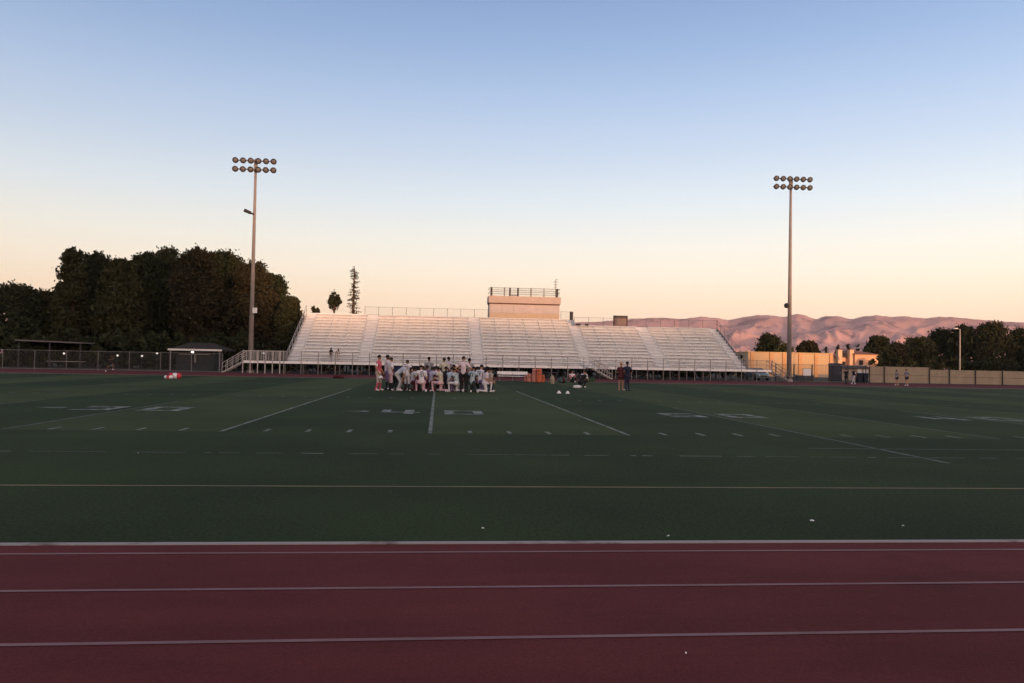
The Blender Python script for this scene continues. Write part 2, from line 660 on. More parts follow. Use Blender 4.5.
def mk_hills():
    NA, NR = 900, 130
    R0_, R1_, RIDGE = 2300.0, 4700.0, 3900.0
    rs = np.linspace(R0_, R1_, NR)
    azs = np.linspace(-0.75, 0.95, NA)      # angle from the view axis

    def noise2(x, y, seed):
        xi, yi = np.floor(x), np.floor(y)
        xf, yf = x - xi, y - yi

        def h(a, b_):
            q = np.sin(a * 127.1 + b_ * 311.7 + seed * 74.7) * 43758.5453
            return q - np.floor(q)
        u, v = xf * xf * (3 - 2 * xf), yf * yf * (3 - 2 * yf)
        return (h(xi, yi) * (1 - u) + h(xi + 1, yi) * u) * (1 - v) + (h(xi, yi + 1) * (1 - u) + h(xi + 1, yi + 1) * u) * v

    def ridged(x, y, seed):
        return 1 - np.abs(2 * noise2(x, y, seed) - 1)

    Hs = []
    for a in azs:
        px = 512 + FPX * math.tan(a)
        p = at(px, hill_profile(px), 1.0) - CAM      # height of the skyline in this direction
        Hs.append(p.z / math.hypot(p.x, p.y) * RIDGE + CAM.z)
    H = np.array(Hs)[None, :]
    r = rs[:, None]
    ang = YAW + azs[None, :]
    t = (r - R0_) / (RIDGE - R0_)
    prof = np.where(t <= 1, np.clip(t, 0, 1) ** 0.85, np.maximum(0, 1 - (t - 1) * 1.3))
    # spurs and gullies run down the slope, bending to the right
    sx = ang * 3600 + (1 - t) * 460
    wob = 90 * (noise2(ang * 22, r / 260.0, 21) - .5)
    env = np.clip(t * 1.15, 0, 1) * np.maximum(0, 1 - t) * 2.5
    cut = (1 - ridged((sx + wob) / 330.0, r / 1700.0, 1)) * 165 + (1 - ridged((sx + wob * 1.4) / 118.0 + 7, r / 520.0, 2)) * 62 \
        + (1 - ridged((sx - wob + r * .35) / 60.0 + 11, r / 230.0, 9)) * 24 + (1 - ridged((sx + r * .2) / 27.0 + 3, r / 110.0, 4)) * 12 + noise2(sx / 11.0, r / 40.0, 6) * 6
    z = H * prof - env * cut * 0.80
    z = np.where(t > 0.93, np.minimum(z, H + 0 * r), z)
    crest = np.exp(-((t - 1) / .06) ** 2) * (3.5 * (noise2(ang * 260, r / 90.0, 31) - .6) + 2.0 * (noise2(ang * 700, r / 50.0, 33) - .6))
    z = np.maximum(z + crest, -2 + 4 * t)
    X = r * np.sin(ang)
    Y = r * np.cos(ang)
    vs = list(zip(X.ravel().tolist(), Y.ravel().tolist(), z.ravel().tolist()))
    fs = [(j * NA + i, j * NA + i + 1, (j + 1) * NA + i + 1, (j + 1) * NA + i) for j in range(NR - 1) for i in range(NA - 1)]
    b = MB()
    b.add(vs, fs)
    hm = mat('dry_grass_hill', (0.40, 0.23, 0.19), 0.95, 0.1, 0.0042, (0.55, 0.32, 0.275))
    o = struct(b.build('hills', hm, smooth=True))
    # dark scrub patches, the purple of shaded slopes painted in: noise over grass
    N, L = hm.node_tree.nodes, hm.node_tree.links
    pb = N['Principled BSDF']
    base = pb.inputs['Base Color'].links[0].from_socket
    tcn = N.new('ShaderNodeTexCoord')
    n2 = N.new('ShaderNodeTexNoise')
    n2.inputs['Scale'].default_value = 0.0062
    n2.inputs['Detail'].default_value = 7
    n2.inputs['Roughness'].default_value = .72
    L.new(tcn.outputs['Object'], n2.inputs['Vector'])
    r2 = N.new('ShaderNodeValToRGB')
    r2.color_ramp.elements[0].position = .53
    r2.color_ramp.elements[1].position = .61
    r2.color_ramp.elements[0].color = (0, 0, 0, 1)
    r2.color_ramp.elements[1].color = (.8, .8, .8, 1)
    L.new(n2.outputs['Fac'], r2.inputs['Fac'])
    mx = N.new('ShaderNodeMix')
    mx.data_type = 'RGBA'
    L.new(r2.outputs['Color'], mx.inputs['Factor'])
    L.new(base, mx.inputs['A'])
    mx.inputs['B'].default_value = (0.15, 0.105, 0.115, 1)
    L.new(mx.outputs['Result'], pb.inputs['Base Color'])
    # added unseen ridge behind the camera, shaped to take the sun off the field
    b = MB()
    vs = []
    D0 = 210.0
    hs = Vector((math.sin(SUN_AZ), -math.cos(SUN_AZ), 0))
    pv = Vector((math.cos(SUN_AZ), math.sin(SUN_AZ), 0))
    us = np.linspace(-420, 420, 211)
    ws = np.linspace(-60, 60, 13)
    for wv_ in ws:
        for u in us:
            notch = max(0, 1 - abs((u - 117) / 27) ** 6) if abs(u - 117) < 27 else 0
            h = SHADE_RIDGE_H + 0.5 * math.sin(u * .21) + 0.35 * math.sin(u * .53 + 1) + 0.01 * abs(u) - notch * 7.0 + 15.0 / (1 + math.exp((u - 9.5) / 1.8))  # notch lets sun onto the far buildings, raised left end shades the grove
            h *= max(0, math.cos(wv_ / 60 * math.pi / 2)) ** 0.6
            p = hs * (D0 + wv_) + pv * u
            vs.append((p.x, p.y, h - 0.02))
    k = len(us)
    b.add(vs, [(j * k + i, j * k + i + 1, (j + 1) * k + i + 1, (j + 1) * k + i) for j in range(len(ws) - 1) for i in range(k - 1)])
    struct(b.build('hill', mat('shade_ridge_scrub', (0.05, 0.055, 0.03), 0.95, 0.2, 0.1)))


SHADE_RIDGE_H = 16.6
mk_hills()


# ------------------------------------------------------------------ trees
def crown_mesh(blobs, leaves, leaf, m, seed, gap=0.0):
    """leaf-sized faces spread through lumpy clumps; blobs: (centre, (rx,ry,rz))"""
    g = np.random.default_rng(seed)
    vol = np.array([r[0] * r[1] * r[2] for _, r in blobs]) ** 0.72
    vol /= vol.sum()
    P = []
    for (c, r), f in zip(blobs, vol):
        n = max(6, int(leaves * f))
        k = max(4, int(n / (45 if n < 3000 else 80)))
        # clump centres sit near the surface of the blob
        d = g.normal(size=(k, 3))
        d /= np.linalg.norm(d, axis=1)[:, None]
        rad = g.uniform(.45, 1.0, size=(k, 1)) ** .6
        cc = d * rad * np.array(r) + np.array(c)
        cr_ = g.uniform(.16, .34, size=k) * max(.55, (r[0] * r[1] * r[2]) ** (1 / 3))
        idx = g.integers(0, k, n)
        off = g.normal(size=(n, 3)) * .55
        P.append(cc[idx] + off * cr_[idx][:, None])
    P = np.concatenate(P)
    P[:, 2] = np.maximum(P[:, 2], 0.15)
    n = len(P)
    a = g.normal(size=(n, 3))
    a /= np.linalg.norm(a, axis=1)[:, None]
    c = np.cross(a, g.normal(size=(n, 3)))
    c /= np.linalg.norm(c, axis=1)[:, None]
    sz = leaf * g.uniform(.55, 1.3, size=(n, 1))
    V = np.empty((n * 4, 3))
    V[0::4] = P + a * sz
    V[1::4] = P + c * sz * .55
    V[2::4] = P - a * sz
    V[3::4] = P - c * sz * .55
    me = bpy.data.meshes.new('crown')
    me.vertices.add(n * 4)
    me.vertices.foreach_set('co', V.ravel())
    me.loops.add(n * 4)
    me.loops.foreach_set('vertex_index', np.arange(n * 4, dtype=np.int32))
    me.polygons.add(n)
    me.polygons.foreach_set('loop_start', np.arange(0, n * 4, 4, dtype=np.int32))
    me.polygons.foreach_set('loop_total', np.full(n, 4, dtype=np.int32))
    me.update(calc_edges=True)
    me.materials.append(m)
    return me


def trunk_mb(h, r, blobs, seed):
    q = random.Random(seed)
    b = MB()
    lean = (q.uniform(-.3, .3), q.uniform(-.3, .3))
    n = 6
    pts = [(lean[0] * (i / n) ** 2 * 2, lean[1] * (i / n) ** 2 * 2, h * i / n) for i in range(n + 1)]
    b.tube(pts, [r * (1.25 if i == 0 else 1 - .75 * i / n) for i in range(n + 1)], 8)
    for c, rr_ in blobs[:7]:
        z0 = max(h * .25, c[2] - q.uniform(1.0, 2.5))
        z0 = min(z0, h * .92)
        f = z0 / h
        p0 = Vector((lean[0] * f * f * 2, lean[1] * f * f * 2, z0))
        p2 = Vector(c)
        p1 = p0.lerp(p2, .5) + Vector((0, 0, -.2))
        b.tube([p0, p1, p2], [r * .4, r * .25, r * .08], 6)
    return b


def tree(label, x, y, h, w, leaves, leaf, m, seed, base=0.2, kind='tree', group=None, shape='broad', name='tree', z=0.0):
    """w: crown half width; base: height of crown bottom as a share of h"""
    q = random.Random(seed)
    t = empty(name, label, kind, (x, y, z), 0, group)
    blobs = []
    zc0 = h * base
    if shape == 'broad':
        n = 9
        for i in range(n):
            f = (i + .5) / n
            ang = q.uniform(0, 6.28)
            env = math.sin(math.pi * min(1, .18 + .80 * f)) ** .7
            rr_ = w * q.uniform(.40, .56)
            d = max(0, w * env - rr_) * q.uniform(.7, 1.05)
            zz = zc0 + (h - zc0) * f
            rz = rr_ * q.uniform(.75, 1.0)
            zz = min(zz, h - rz)
            blobs.append(((d * math.cos(ang), d * math.sin(ang), zz), (rr_, rr_, rz)))
        blobs.append(((0, 0, h - w * .45), (w * .5, w * .5, w * .45)))
        blobs.append(((0, 0, (h + zc0) / 2), (w * .75, w * .75, (h - zc0) * .42)))
    elif shape == 'cone':
        n = 7
        for i in range(n):
            f = (i + .5) / n
            rr_ = w * (1 - f * .85)
            blobs.append(((q.uniform(-.15, .15) * w, q.uniform(-.15, .15) * w, zc0 + (h - zc0) * f), (rr_, rr_, (h - zc0) / n * .8)))
    elif shape == 'round':
        for i in range(7):
            ang = i * 1.05 + q.uniform(-.3, .3)
            zz = q.uniform(.3, .75)
            blobs.append(((w * .45 * math.cos(ang), w * .45 * math.sin(ang), zc0 + (h - zc0) * zz), (w * .5, w * .5, (h - zc0) * .25)))
        blobs.append(((0, 0, zc0 + (h - zc0) * .55), (w * .7, w * .7, (h - zc0) * .42)))
    link('crown', crown_mesh(blobs, leaves, leaf, m, seed), t)
    trunk_mb(h * .88, max(.1, h * .022), sorted(blobs, key=lambda k: k[0][2]), seed).build('trunk', BARK, t, True)
    return t


DKG = leafmat('dark_evergreen_leaves', (0.018, 0.024, 0.013), (0.036, 0.042, 0.020))
OLG = leafmat('olive_leaves', (0.026, 0.031, 0.015), (0.048, 0.050, 0.023))
RUS = leafmat('rusty_green_leaves', (0.025, 0.024, 0.014), (0.043, 0.038, 0.020))
MDG = leafmat('mid_green_leaves', (0.05, 0.06, 0.022), (0.085, 0.09, 0.035))

G = 'tall dark trees left of the bleachers'
LT = [  # px centre, top y, half width px, Y, material, label
    (73, 250, 11.5, 104, OLG, 'olive tree with a square-shouldered top at the far left end of the dark grove'),
    (96, 253, 15, 110, DKG, 'round-topped dark tree just right of the square-shouldered olive one'),
    (121, 261, 16, 102, OLG, 'lowest tree of the dark grove, in the dip left of its middle'),
    (147, 254, 17, 107, DKG, 'dark green tree in the middle of the grove, above the fence posts'),
    (172, 250, 18, 112, OLG, 'tall olive tree rising behind the flat-roofed snack hut'),
    (199, 249, 19, 105, RUS, 'tallest rusty brown-green tree, above the right end of the snack hut roof'),
    (226, 252, 19, 113, DKG, 'dark tree close left of the left floodlight mast'),
    (253, 262, 19, 106, RUS, 'rusty green tree that the left floodlight mast stands in front of'),
    (273, 275, 16, 110, DKG, 'dark tree sloping down towards the bleachers, right of the left mast'),
    (291, 297, 10, 101, OLG, 'small low olive tree against the left edge of the bleachers'),
    (44, 292, 17, 108, RUS, 'low rusty tree left of the square-shouldered olive one'),
    (16, 284, 20, 104, DKG, 'dark tree at the far left, above the end of the wire fence'),
]
for i, (px, ty, hw, Y, m, lab) in enumerate(LT):
    p = at(px, ty, Y)
    base_x = ax(px, Y, 0)
    tree(lab, p.x, Y, p.z, hw / FPX * Y * 1.55, 32000, .22, m, 20 + i, base=.05, group=G)
# understory that fills the foot of the grove
b = None
hedge_blobs = []


def shrub(label, px0, px1, Y, h, m, seed, name='hedge', cat='hedge', leaves=4500, leaf=.25, depth=1.2):
    x0, x1 = ax(px0, Y, 0), ax(px1, Y, 0)
    q = random.Random(seed)
    n = max(3, int((x1 - x0) / 1.6))
    bl = []
    for i in range(n):
        bl.append(((x0 + (x1 - x0) * (i + .5) / n - (x0 + x1) / 2, q.uniform(-.3, .3), h * q.uniform(.42, .55)), ((x1 - x0) / n * .7, depth, h * q.uniform(.42, .55))))
    o = link(name, crown_mesh(bl, leaves, leaf, m, seed), None, ((x0 + x1) / 2, Y, 0))
    return tag(o, label, cat)


shrub('dark hedge along the foot of the tall grove, behind the wire fence', -20, 250, 97.5, 4.6, DKG, 5, leaves=16000, leaf=.32, depth=1.5)
shrub('dark hedge behind and below the bleachers, seen between its supports', 246, 742, 101, 3.4, DKG, 6, leaves=26000, leaf=.34)

# trees behind the stand
p = at(334, 291, 140)
tree('small round tree on a thin trunk behind the left top corner of the bleachers', ax(334, 140, 10), 140, p.z, 7.5 / FPX * 140, 5200, .15, DKG, 61, base=.70, shape='round')
p = at(312, 307, 132)
tree('low dark tree top peeping over the left end of the bleachers', ax(314, 132, 8), 132, p.z, 10 / FPX * 132, 1500, .3, OLG, 62, base=.3)


def snag():
    p = at(354.5, 268, 142)
    h = p.z
    x = ax(352, 142, 5)
    t = empty('conifer_tree', 'tall bare conifer with short ragged branches behind the bleachers', 'tree', (x, 142, 0))
    top = (p.x - x, 0, h)
    b = MB()
    b.tube([(0, 0, 0), (top[0] * .5, 0, h * .5), top], [.42, .27, .07], 8)
    q = random.Random(9)
    tips = []
    for i in range(120):
        f = q.uniform(.42, .99)
        a = q.uniform(0, 6.28)
        L = (1.9 * (1 - f) ** .6 + .3) * q.uniform(.4, 1.15)
        if f > .9:
            L = q.uniform(.3, .75)
        s = Vector((top[0] * f, 0, h * f))
        e = s + Vector((math.cos(a) * L, math.sin(a) * L, -L * .12))
        b.tube([s, e], [.06, .02], 5)
        tips.append((s, e))
    b.build('trunk', BARK, t)
    bl = [(tuple(s.lerp(e, .75)), (.34, .34, .13)) for s, e in tips] + [((top[0] * f, 0, h * f), (.30, .30, .6)) for f in np.linspace(.45, .985, 12)]
    g = np.random.default_rng(77)
    me = crown_mesh(bl, 2600, .10, RUS, 77)
    link('crown', me, t)


snag()

# right hand vegetation
GR = 'trees beyond the right hand fence'
RTREES = [
    (769, 334, 14, 150, DKG, 'dark round tree above the left end of the orange-lit wall', 'broad'),
    (784, 344, 11, 146, MDG, 'lighter green low tree beside the right mast, over the orange-lit wall', 'broad'),
    (808, 341, 13, 156, RUS, 'brownish tree over the middle of the orange-lit wall, right of the mast', 'broad'),
    (826, 347, 5, 152, DKG, 'small pointed cypress above the right part of the orange-lit wall', 'cone'),
    (838, 345, 6, 170, DKG, 'pointed cypress behind the left chimney of the peach house', 'cone'),
    (848, 344, 6.5, 172, DKG, 'pointed cypress behind the right chimney of the peach house', 'cone'),
    (858, 345.5, 6.5, 174, DKG, 'pointed cypress behind the roof of the peach house', 'cone'),
    (878, 336, 14, 158, DKG, 'dark round tree right of the peach house', 'broad'),
    (894, 343, 13, 160, RUS, 'lower rusty tree between the round dark tree and the big thicket', 'broad'),
    (918, 337, 16, 162, OLG, 'olive tree forming the left shoulder of the big thicket behind the tan screen', 'broad'),
    (940, 330, 17, 170, DKG, 'dark tree in the big thicket just left of the slim lamp post', 'broad'),
    (964, 325, 17, 164, DKG, 'dark tall tree right of the slim lamp post', 'broad'),
    (992, 322, 20, 160, OLG, 'olive tree behind the tan screen near its right end', 'broad'),
    (1022, 328, 18, 166, DKG, 'dark tree at the extreme right, behind the tan screen', 'broad'),
]
for i, (px, ty, hw, Y, m, lab, shp) in enumerate(RTREES):
    p = at(px, ty, Y)
    tree(lab, ax(px, Y, 3), Y, p.z, hw / FPX * Y * (1.3 if shp == 'broad' else 1), 16000 if hw > 12 else 8000 if hw > 8 else 2500, .26 if Y > 155 else .2, m, 100 + i, base=.08, shape=shp, group=GR,
         name='cypress_tree' if shp == 'cone' else 'tree')
shrub('dark hedge behind the tan screen and under the right hand trees', 872, 1045, 140, 4.2, DKG, 8, leaves=9000, leaf=.28)
shrub('dark low shrubs along the foot of the peach house wall', 833, 872, 138, 2.1, RUS, 12, name='shrub', cat='shrubs', leaves=2200, leaf=.2)


# ------------------------------------------------------------------ fences
def chain_mesh(b, x0, x1, y, z0, z1, step=.16, wd=.006):
    """woven wire: two families of diagonal strands"""
    H = z1 - z0
    L = x1 - x0
    for s in (1, -1):
        t = -H
        while t < L:
            a0, a1 = max(t, 0), min(t + H, L)
            if a1 > a0:
                za, zb = (a0 - t), (a1 - t)
                if s < 0:
                    za, zb = H - za, H - zb
                yy = y + s * .004
                b.add([(x0 + a0 - wd, yy, z0 + za), (x0 + a0 + wd, yy, z0 + za), (x0 + a1 + wd, yy, z0 + zb), (x0 + a1 - wd, yy, z0 + zb),
                       (x0 + a0, yy + wd, z0 + za), (x0 + a1, yy + wd, z0 + zb)], [(0, 1, 2, 3), (0, 4, 5, 3), (1, 4, 5, 2)])
            t += step


def chain_fence(label, x0, x1, Y, h, step, postm=GALV, pr=.035, step_w=.16, wd=.006):
    t = empty('chain_link_fence', label, 'fence', ((x0 + x1) / 2, Y, 0))
    hw = (x1 - x0) / 2
    b = MB()
    chain_mesh(b, -hw, hw, 0, .06, h - .03, step_w, wd)
    b.build('wire_mesh', WIRE, t)
    n = round(2 * hw / step)
    for i in range(n + 1):
        x = -hw + 2 * hw * i / n
        MB().tube([(x, .05, 0), (x, .05, h + .06)], pr, 8).build('post', postm, t)
    for z in (h, .08):
        MB().tube([(-hw, 0.0, z), (hw, 0.0, z)], .024, 6).build('rail', GALV, t)
    return t


SY = 82.0                     # front edge of the stand's walkway
chain_fence('long grey chain link fence in front of the dark trees, left of the bleachers', ax(-30, 84, 1), ax(222, 84, 1), 84.0, 1.95, 3.1, wd=.0055, step_w=.15)
chain_fence('chain link fence with dark posts between the right mast and the tan screen', ax(776, 85, 1), ax(866, 85, 1), 85.0, 1.95, 2.35, DKMET, .07, wd=.008)

# tan privacy screen, right
def tan_screen():
    Y = 85.0
    x0, x1, x2 = ax(869, Y, 1), ax(929, Y, 1), ax(1060, Y, 1)
    t = empty('screen_fence', 'tan fabric privacy screen on dark posts along the right side of the track', 'fence', (x0, Y, 0))
    fab = mat('tan_screen_fabric', (0.28, 0.232, 0.165), 0.85, 0.1, 1.2)
    xp = [x0, ax(884, Y, 1), x1, ax(949, Y, 1), ax(975, Y, 1), ax(1002, Y, 1), ax(1030, Y, 1), x2]
    for i in range(len(xp) - 1):
        h = 1.92 if i < 2 else 1.66
        b = MB()
        n = 12
        for lo, hi in ((.06, h * .5), (h * .5 + .02, h)):
            vs = []
            for k in range(n + 1):
                xx = xp[i] - x0 + (xp[i + 1] - xp[i]) * k / n
                sag = .03 * math.sin(k * 1.7 + i)
                for yy in (0, .02):
                    vs += [(xx, sag * .6 + yy, lo), (xx, sag * .6 + yy, hi - .02 * abs(math.sin(math.pi * k / n)))]
            fs = []
            for k in range(n):
                a = k * 4
                fs += [(a, a + 4, a + 5, a + 1), (a + 2, a + 3, a + 7, a + 6), (a + 1, a + 5, a + 7, a + 3), (a, a + 2, a + 6, a + 4)]
            fs += [(0, 1, 3, 2), (n * 4, n * 4 + 2, n * 4 + 3, n * 4 + 1)]
            b.add(vs, fs)
        b.build('fabric_panel', fab, t)
    for i, x in enumerate(xp):
        MB().tube([(x - x0, -.1, 0), (x - x0, -.1, 2.02 if i < 3 else 1.76)], .06, 8).build('post', DKMET, t)
    MB().tube([(0, .05, .96), (x2 - x0, .05, .96)], .025, 6).build('rail', DKMET, t)


tan_screen()


# ------------------------------------------------------------------ bleachers
NR_ = 15
NRS = 13                  # rows in the lower right hand part
DK = 1.30                 # walkway height
RUN, RISE = 0.76, 0.374
Y0 = SY + 1.55            # first seating row
XSPLIT = ax(575, SY + 11, 6.5)
XL = ax(284, SY, 1.3)     # left and right end of the seating at the front
XR = ax(754, SY, 1.3)
WXL = ax(243, SY, 1.3)
WXR = ax(772, SY, 1.3)


def bleachers():
    t = empty('bleachers', 'long pale aluminium bleachers with many seat rows on the far side of the field', 'bleachers', (0, SY, 0))
    oy = SY

    def part(b, name, m, smooth=False):
        return b.build(name, m, t, smooth)
    A = lambda px: ax(px, SY + 2, 2)
    ais = [(XL + .05, A(300)), (A(358), A(371)), (A(472), A(484)), (A(583), A(594)), (A(657), A(670)), (A(738), XR - .05)]
    secs = [(ais[i][1], ais[i + 1][0]) for i in range(len(ais) - 1)]
    # deck of the walkway
    b = MB()
    b.box(WXL, WXR, 0, 1.5, DK - .06, DK)
    b.box(WXL, WXR, -.02, .06, DK - .24, DK - .062)
    part(b, 'walkway', ALU)
    for i in range(NR_):
        y = Y0 - oy + i * RUN
        z = DK + i * RISE
        b = MB()
        xe = XR if i < NRS else XSPLIT
        b.box(XL, xe, y, y + RUN - .01, z - .04, z)               # foot boards
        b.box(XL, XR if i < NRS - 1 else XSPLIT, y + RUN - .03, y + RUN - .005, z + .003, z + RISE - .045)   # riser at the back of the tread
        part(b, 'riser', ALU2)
        b = MB()
        for si, (a, c) in enumerate(secs):
            if i >= NRS and a > XSPLIT - .6:
                continue
            b.box(a, c, y + .42, y + .70, z + .40, z + .445)
            b.box(a, c, y + .405, y + .418, z + .375, z + .445)
            n = max(2, round((c - a) / 1.83))
            for k in range(n + 1):
                x = a + .05 + (c - a - .1) * k / n
                b.box(x - .012, x + .012, y + .50, y + .64, z + .002, z + .398)
        part(b, 'seat_row', ALU)
    # aisle half-steps
    for a, c in ais:
        b = MB()
        for i in range((NR_ if c < XSPLIT else NRS) - 1):
            y = Y0 - oy + i * RUN
            z = DK + i * RISE
            part(MB().box(a + .08, c - .08, y + RUN * .5, y + RUN - .035, z + .002, z + RISE * .5), 'aisle_step', ALU_STEP)
    # front wall of first row
    b = MB().box(XL, XR, Y0 - oy - .02, Y0 - oy - .004, DK - .2, DK - .042)
    part(b, 'front_beam', GALV)
    # legs and X braces in frames under the stand
    yb = Y0 - oy + NR_ * RUN
    xs = np.linspace(XL + .1, XR - .1, 28)
    for x in xs:
        b = MB()
        yb = Y0 - oy + (NR_ if x < XSPLIT else NRS) * RUN
        for y in (.1, 3.2, 6.4, 9.6 if x < XSPLIT else 8.6, yb - .2):
            zt = DK - .245 if y < 1.5 else DK + (y - (Y0 - oy)) / RUN * RISE - .25
            b.box(x - .06, x + .06, y - .05, y + .05, 0, zt)
        b.tube([(x, 1.6, DK - .33), (x, yb, DK + (yb - Y0 + oy) / RUN * RISE - .33)], .06, 6)
        part(b, 'support_frame', mat('dull_steel', (.085, .08, .075), .6, .15, 3))
    for i in range(0, len(xs) - 1, 2):
        for y in (1.0, 5.0):
            b = MB()
            b.tube([(xs[i], y, .1), (xs[i + 1], y, DK - .3)], .035, 5)
            b.tube([(xs[i], y + .05, DK - .3), (xs[i + 1], y + .05, .1)], .035, 5)
            part(b, 'cross_brace', mat('dull_steel', (0, 0, 0)))
    yb = Y0 - oy + NR_ * RUN
    # front railing along the walkway, wire filled
    n = 30
    xr = np.linspace(XL, WXR, n + 1)
    for i, x in enumerate(xr):
        MB().tube([(x, -.06, 0), (x, -.06, DK + 1.02)], .034, 6).build('railing_post', RAILP, t)
    b = MB()
    for z in (DK + 1.0, DK + .52, DK + .1):
        b.tube([(XL, -.06, z), (WXR, -.06, z)], .022, 6)
    part(b, 'front_railing', RAILP)
    b = MB()
    chain_mesh(b, XL, WXR, -.02, DK + .1, DK + 1.0, .13, .0045)
    part(b, 'wire_panel', RAILM)
    # picket railing on the left landing
    b = MB()
    xx = WXL
    while xx < XL - .05:
        b.box(xx - .028, xx + .028, -.08, -.045, DK + .05, DK + .98)
        xx += .20
    b.box(WXL, XL, -.085, -.04, DK + .98, DK + 1.05)
    for q in np.linspace(WXL, XL - .4, 6):
        b.box(q - .05, q + .05, -.09, -.03, 0, DK + 1.05)
    b.box(WXL, XL, 1.42, 1.46, DK + .98, DK + 1.05)
    xx = WXL
    while xx < XL - .05:
        b.box(xx - .02, xx + .02, 1.42, 1.45, DK + .05, DK + .98)
        xx += .25
    part(b, 'landing_railing', RAILM)
    # side guards: sloping solid sheets with a rail on top
    for x in (XL, XR):
        b = MB()
        nn = NR_ if x == XL else NRS
        ys = [Y0 - oy, Y0 - oy + nn * RUN]
        zs = [DK, DK + nn * RISE]
        q = .03 if x == XL else -.03
        b.prism([(ys[0], zs[0] - .25), (ys[1], zs[1] - .25), (ys[1], zs[1] + .12), (ys[0], zs[0] + .12)], x - .02, x + .02, None, 'x')
        b.tube([(x, ys[0], zs[0] + 1.05), (x, ys[1], zs[1] + 1.05)], .03, 6)
        b.tube([(x, ys[0], zs[0] + .7), (x, ys[1], zs[1] + .7)], .02, 6)
        for k in range(9):
            f = k / 8
            yq, zq = ys[0] + (ys[1] - ys[0]) * f, zs[0] + (zs[1] - zs[0]) * f
            b.tube([(x, yq, zq), (x, yq, zq + 1.05)], .028, 6)
        part(b, 'side_guard', RAILM if x == XL else mat('dull_guard', (.22, .20, .19), .6, .1, 2))
    # back: low wall on the left part, wire fence with posts elsewhere
    zt = DK + NR_ * RISE
    xb = ax(360, SY + 12, zt)
    yr = Y0 - oy + NRS * RUN
    zr = DK + NRS * RISE
    MB().box(XL + .1, xb, yb + .02, yb + .06, zt - .4, zt + .16).build('back_panel', ALU, t)
    MB().box(xb + .005, XSPLIT, yb + .02, yb + .06, zt - .4, zt + .02).build('back_panel', ALU2, t)
    MB().box(XSPLIT + .005, XR, yr + .02, yr + .06, zr - .4, zr + .02).build('back_panel', ALU2, t)
    MB().box(XSPLIT, XSPLIT + .04, yr - .03, yb + .02, zr - .6, zt + .02).build('end_panel', ALU2, t)
    xs0 = ax(364, SY + 12, zt)
    for x0_, x1_, yy, zz, n in ((xs0, ax(488, SY + 13, 8), yb + .1, zt, 9), (ax(561, SY + 13, 8), XSPLIT, yb + .1, zt, 1), (XSPLIT, XR, yr + .1, zr, 10)):
        for x in np.linspace(x0_, x1_, n + 1):
            MB().tube([(x, yy, zz - .4), (x, yy, zz + 1.08)], .026, 6).build('fence_post', GALV, t)
        b = MB()
        for z in (zz + 1.05, zz + .1):
            b.tube([(x0_, yy, z), (x1_, yy, z)], .016, 6)
        chain_mesh(b, x0_, x1_, yy, zz + .1, zz + 1.05, .2, .003)
        part(b, 'back_fence', WIRE)
    # stairs at both ends and near the middle
    def stair(xt, xbm, name, y0=.1, y1=1.4):
        b = MB()
        n = 7
        dx = (xbm - xt) / n
        for k in range(n):
            xa_, xb_ = sorted((xt + dx * k, xt + dx * (k + 1)))
            z = DK * (1 - (k + 1) / (n + 1))
            b.box(xa_, xb_ - .004, y0, y1, z - .05, z)
        s = .0
        for y in (y0 - .03, y1 + .03):
            b.tube([(xt, y, DK - .12), (xbm, y, .04)], .07, 6)
            b.tube([(xt, y, DK + 1.0), (xbm, y, 1.0)], .035, 6)
            b.tube([(xt, y, DK + .55), (xbm, y, .55)], .025, 6)
            for f in (0, .25, .5, .75, 1):
                x = xt + (xbm - xt) * f
                b.tube([(x, y, 0 if f == 1 else DK * (1 - f) - .1), (x, y, DK * (1 - f) + (1.0 if f < 1 else 1.0))], .03, 6)
        return part(b, name, RAILM if xbm < 20 else mat('dull_stair', (.24, .23, .22), .6, .1, 2))
    stair(WXL, ax(222, SY, .5), 'stair')
    stair(WXR, ax(791, SY, .3), 'stair', .15, 1.4)
    stair(ax(592, SY - 1.5, 1.3), ax(612, SY - 1.5, .1), 'stair', -1.5, -.2)
    MB().box(ax(588, SY - 1.5, 1.3), ax(592.0, SY - 1.5, 1.3) - .01, -1.5, -.1, DK - .1, DK - .003).build('landing', ALU, t)
    # platform that carries the press box
    pbx0, pbx1 = ax(486, 96, 7), ax(563, 96, 7)
    MB().box(pbx0, pbx1, yb + .10, yb + 3.6, zt - .35, zt - .12).build('platform', GALV, t)
    for x in np.linspace(pbx0 + .2, pbx1 - .2, 4):
        MB().box(x - .1, x + .1, yb + 3.2, yb + 3.4, 0, zt - .36).build('platform_column', GALV, t)
    return yb + oy, zt


YB, ZT = bleachers()


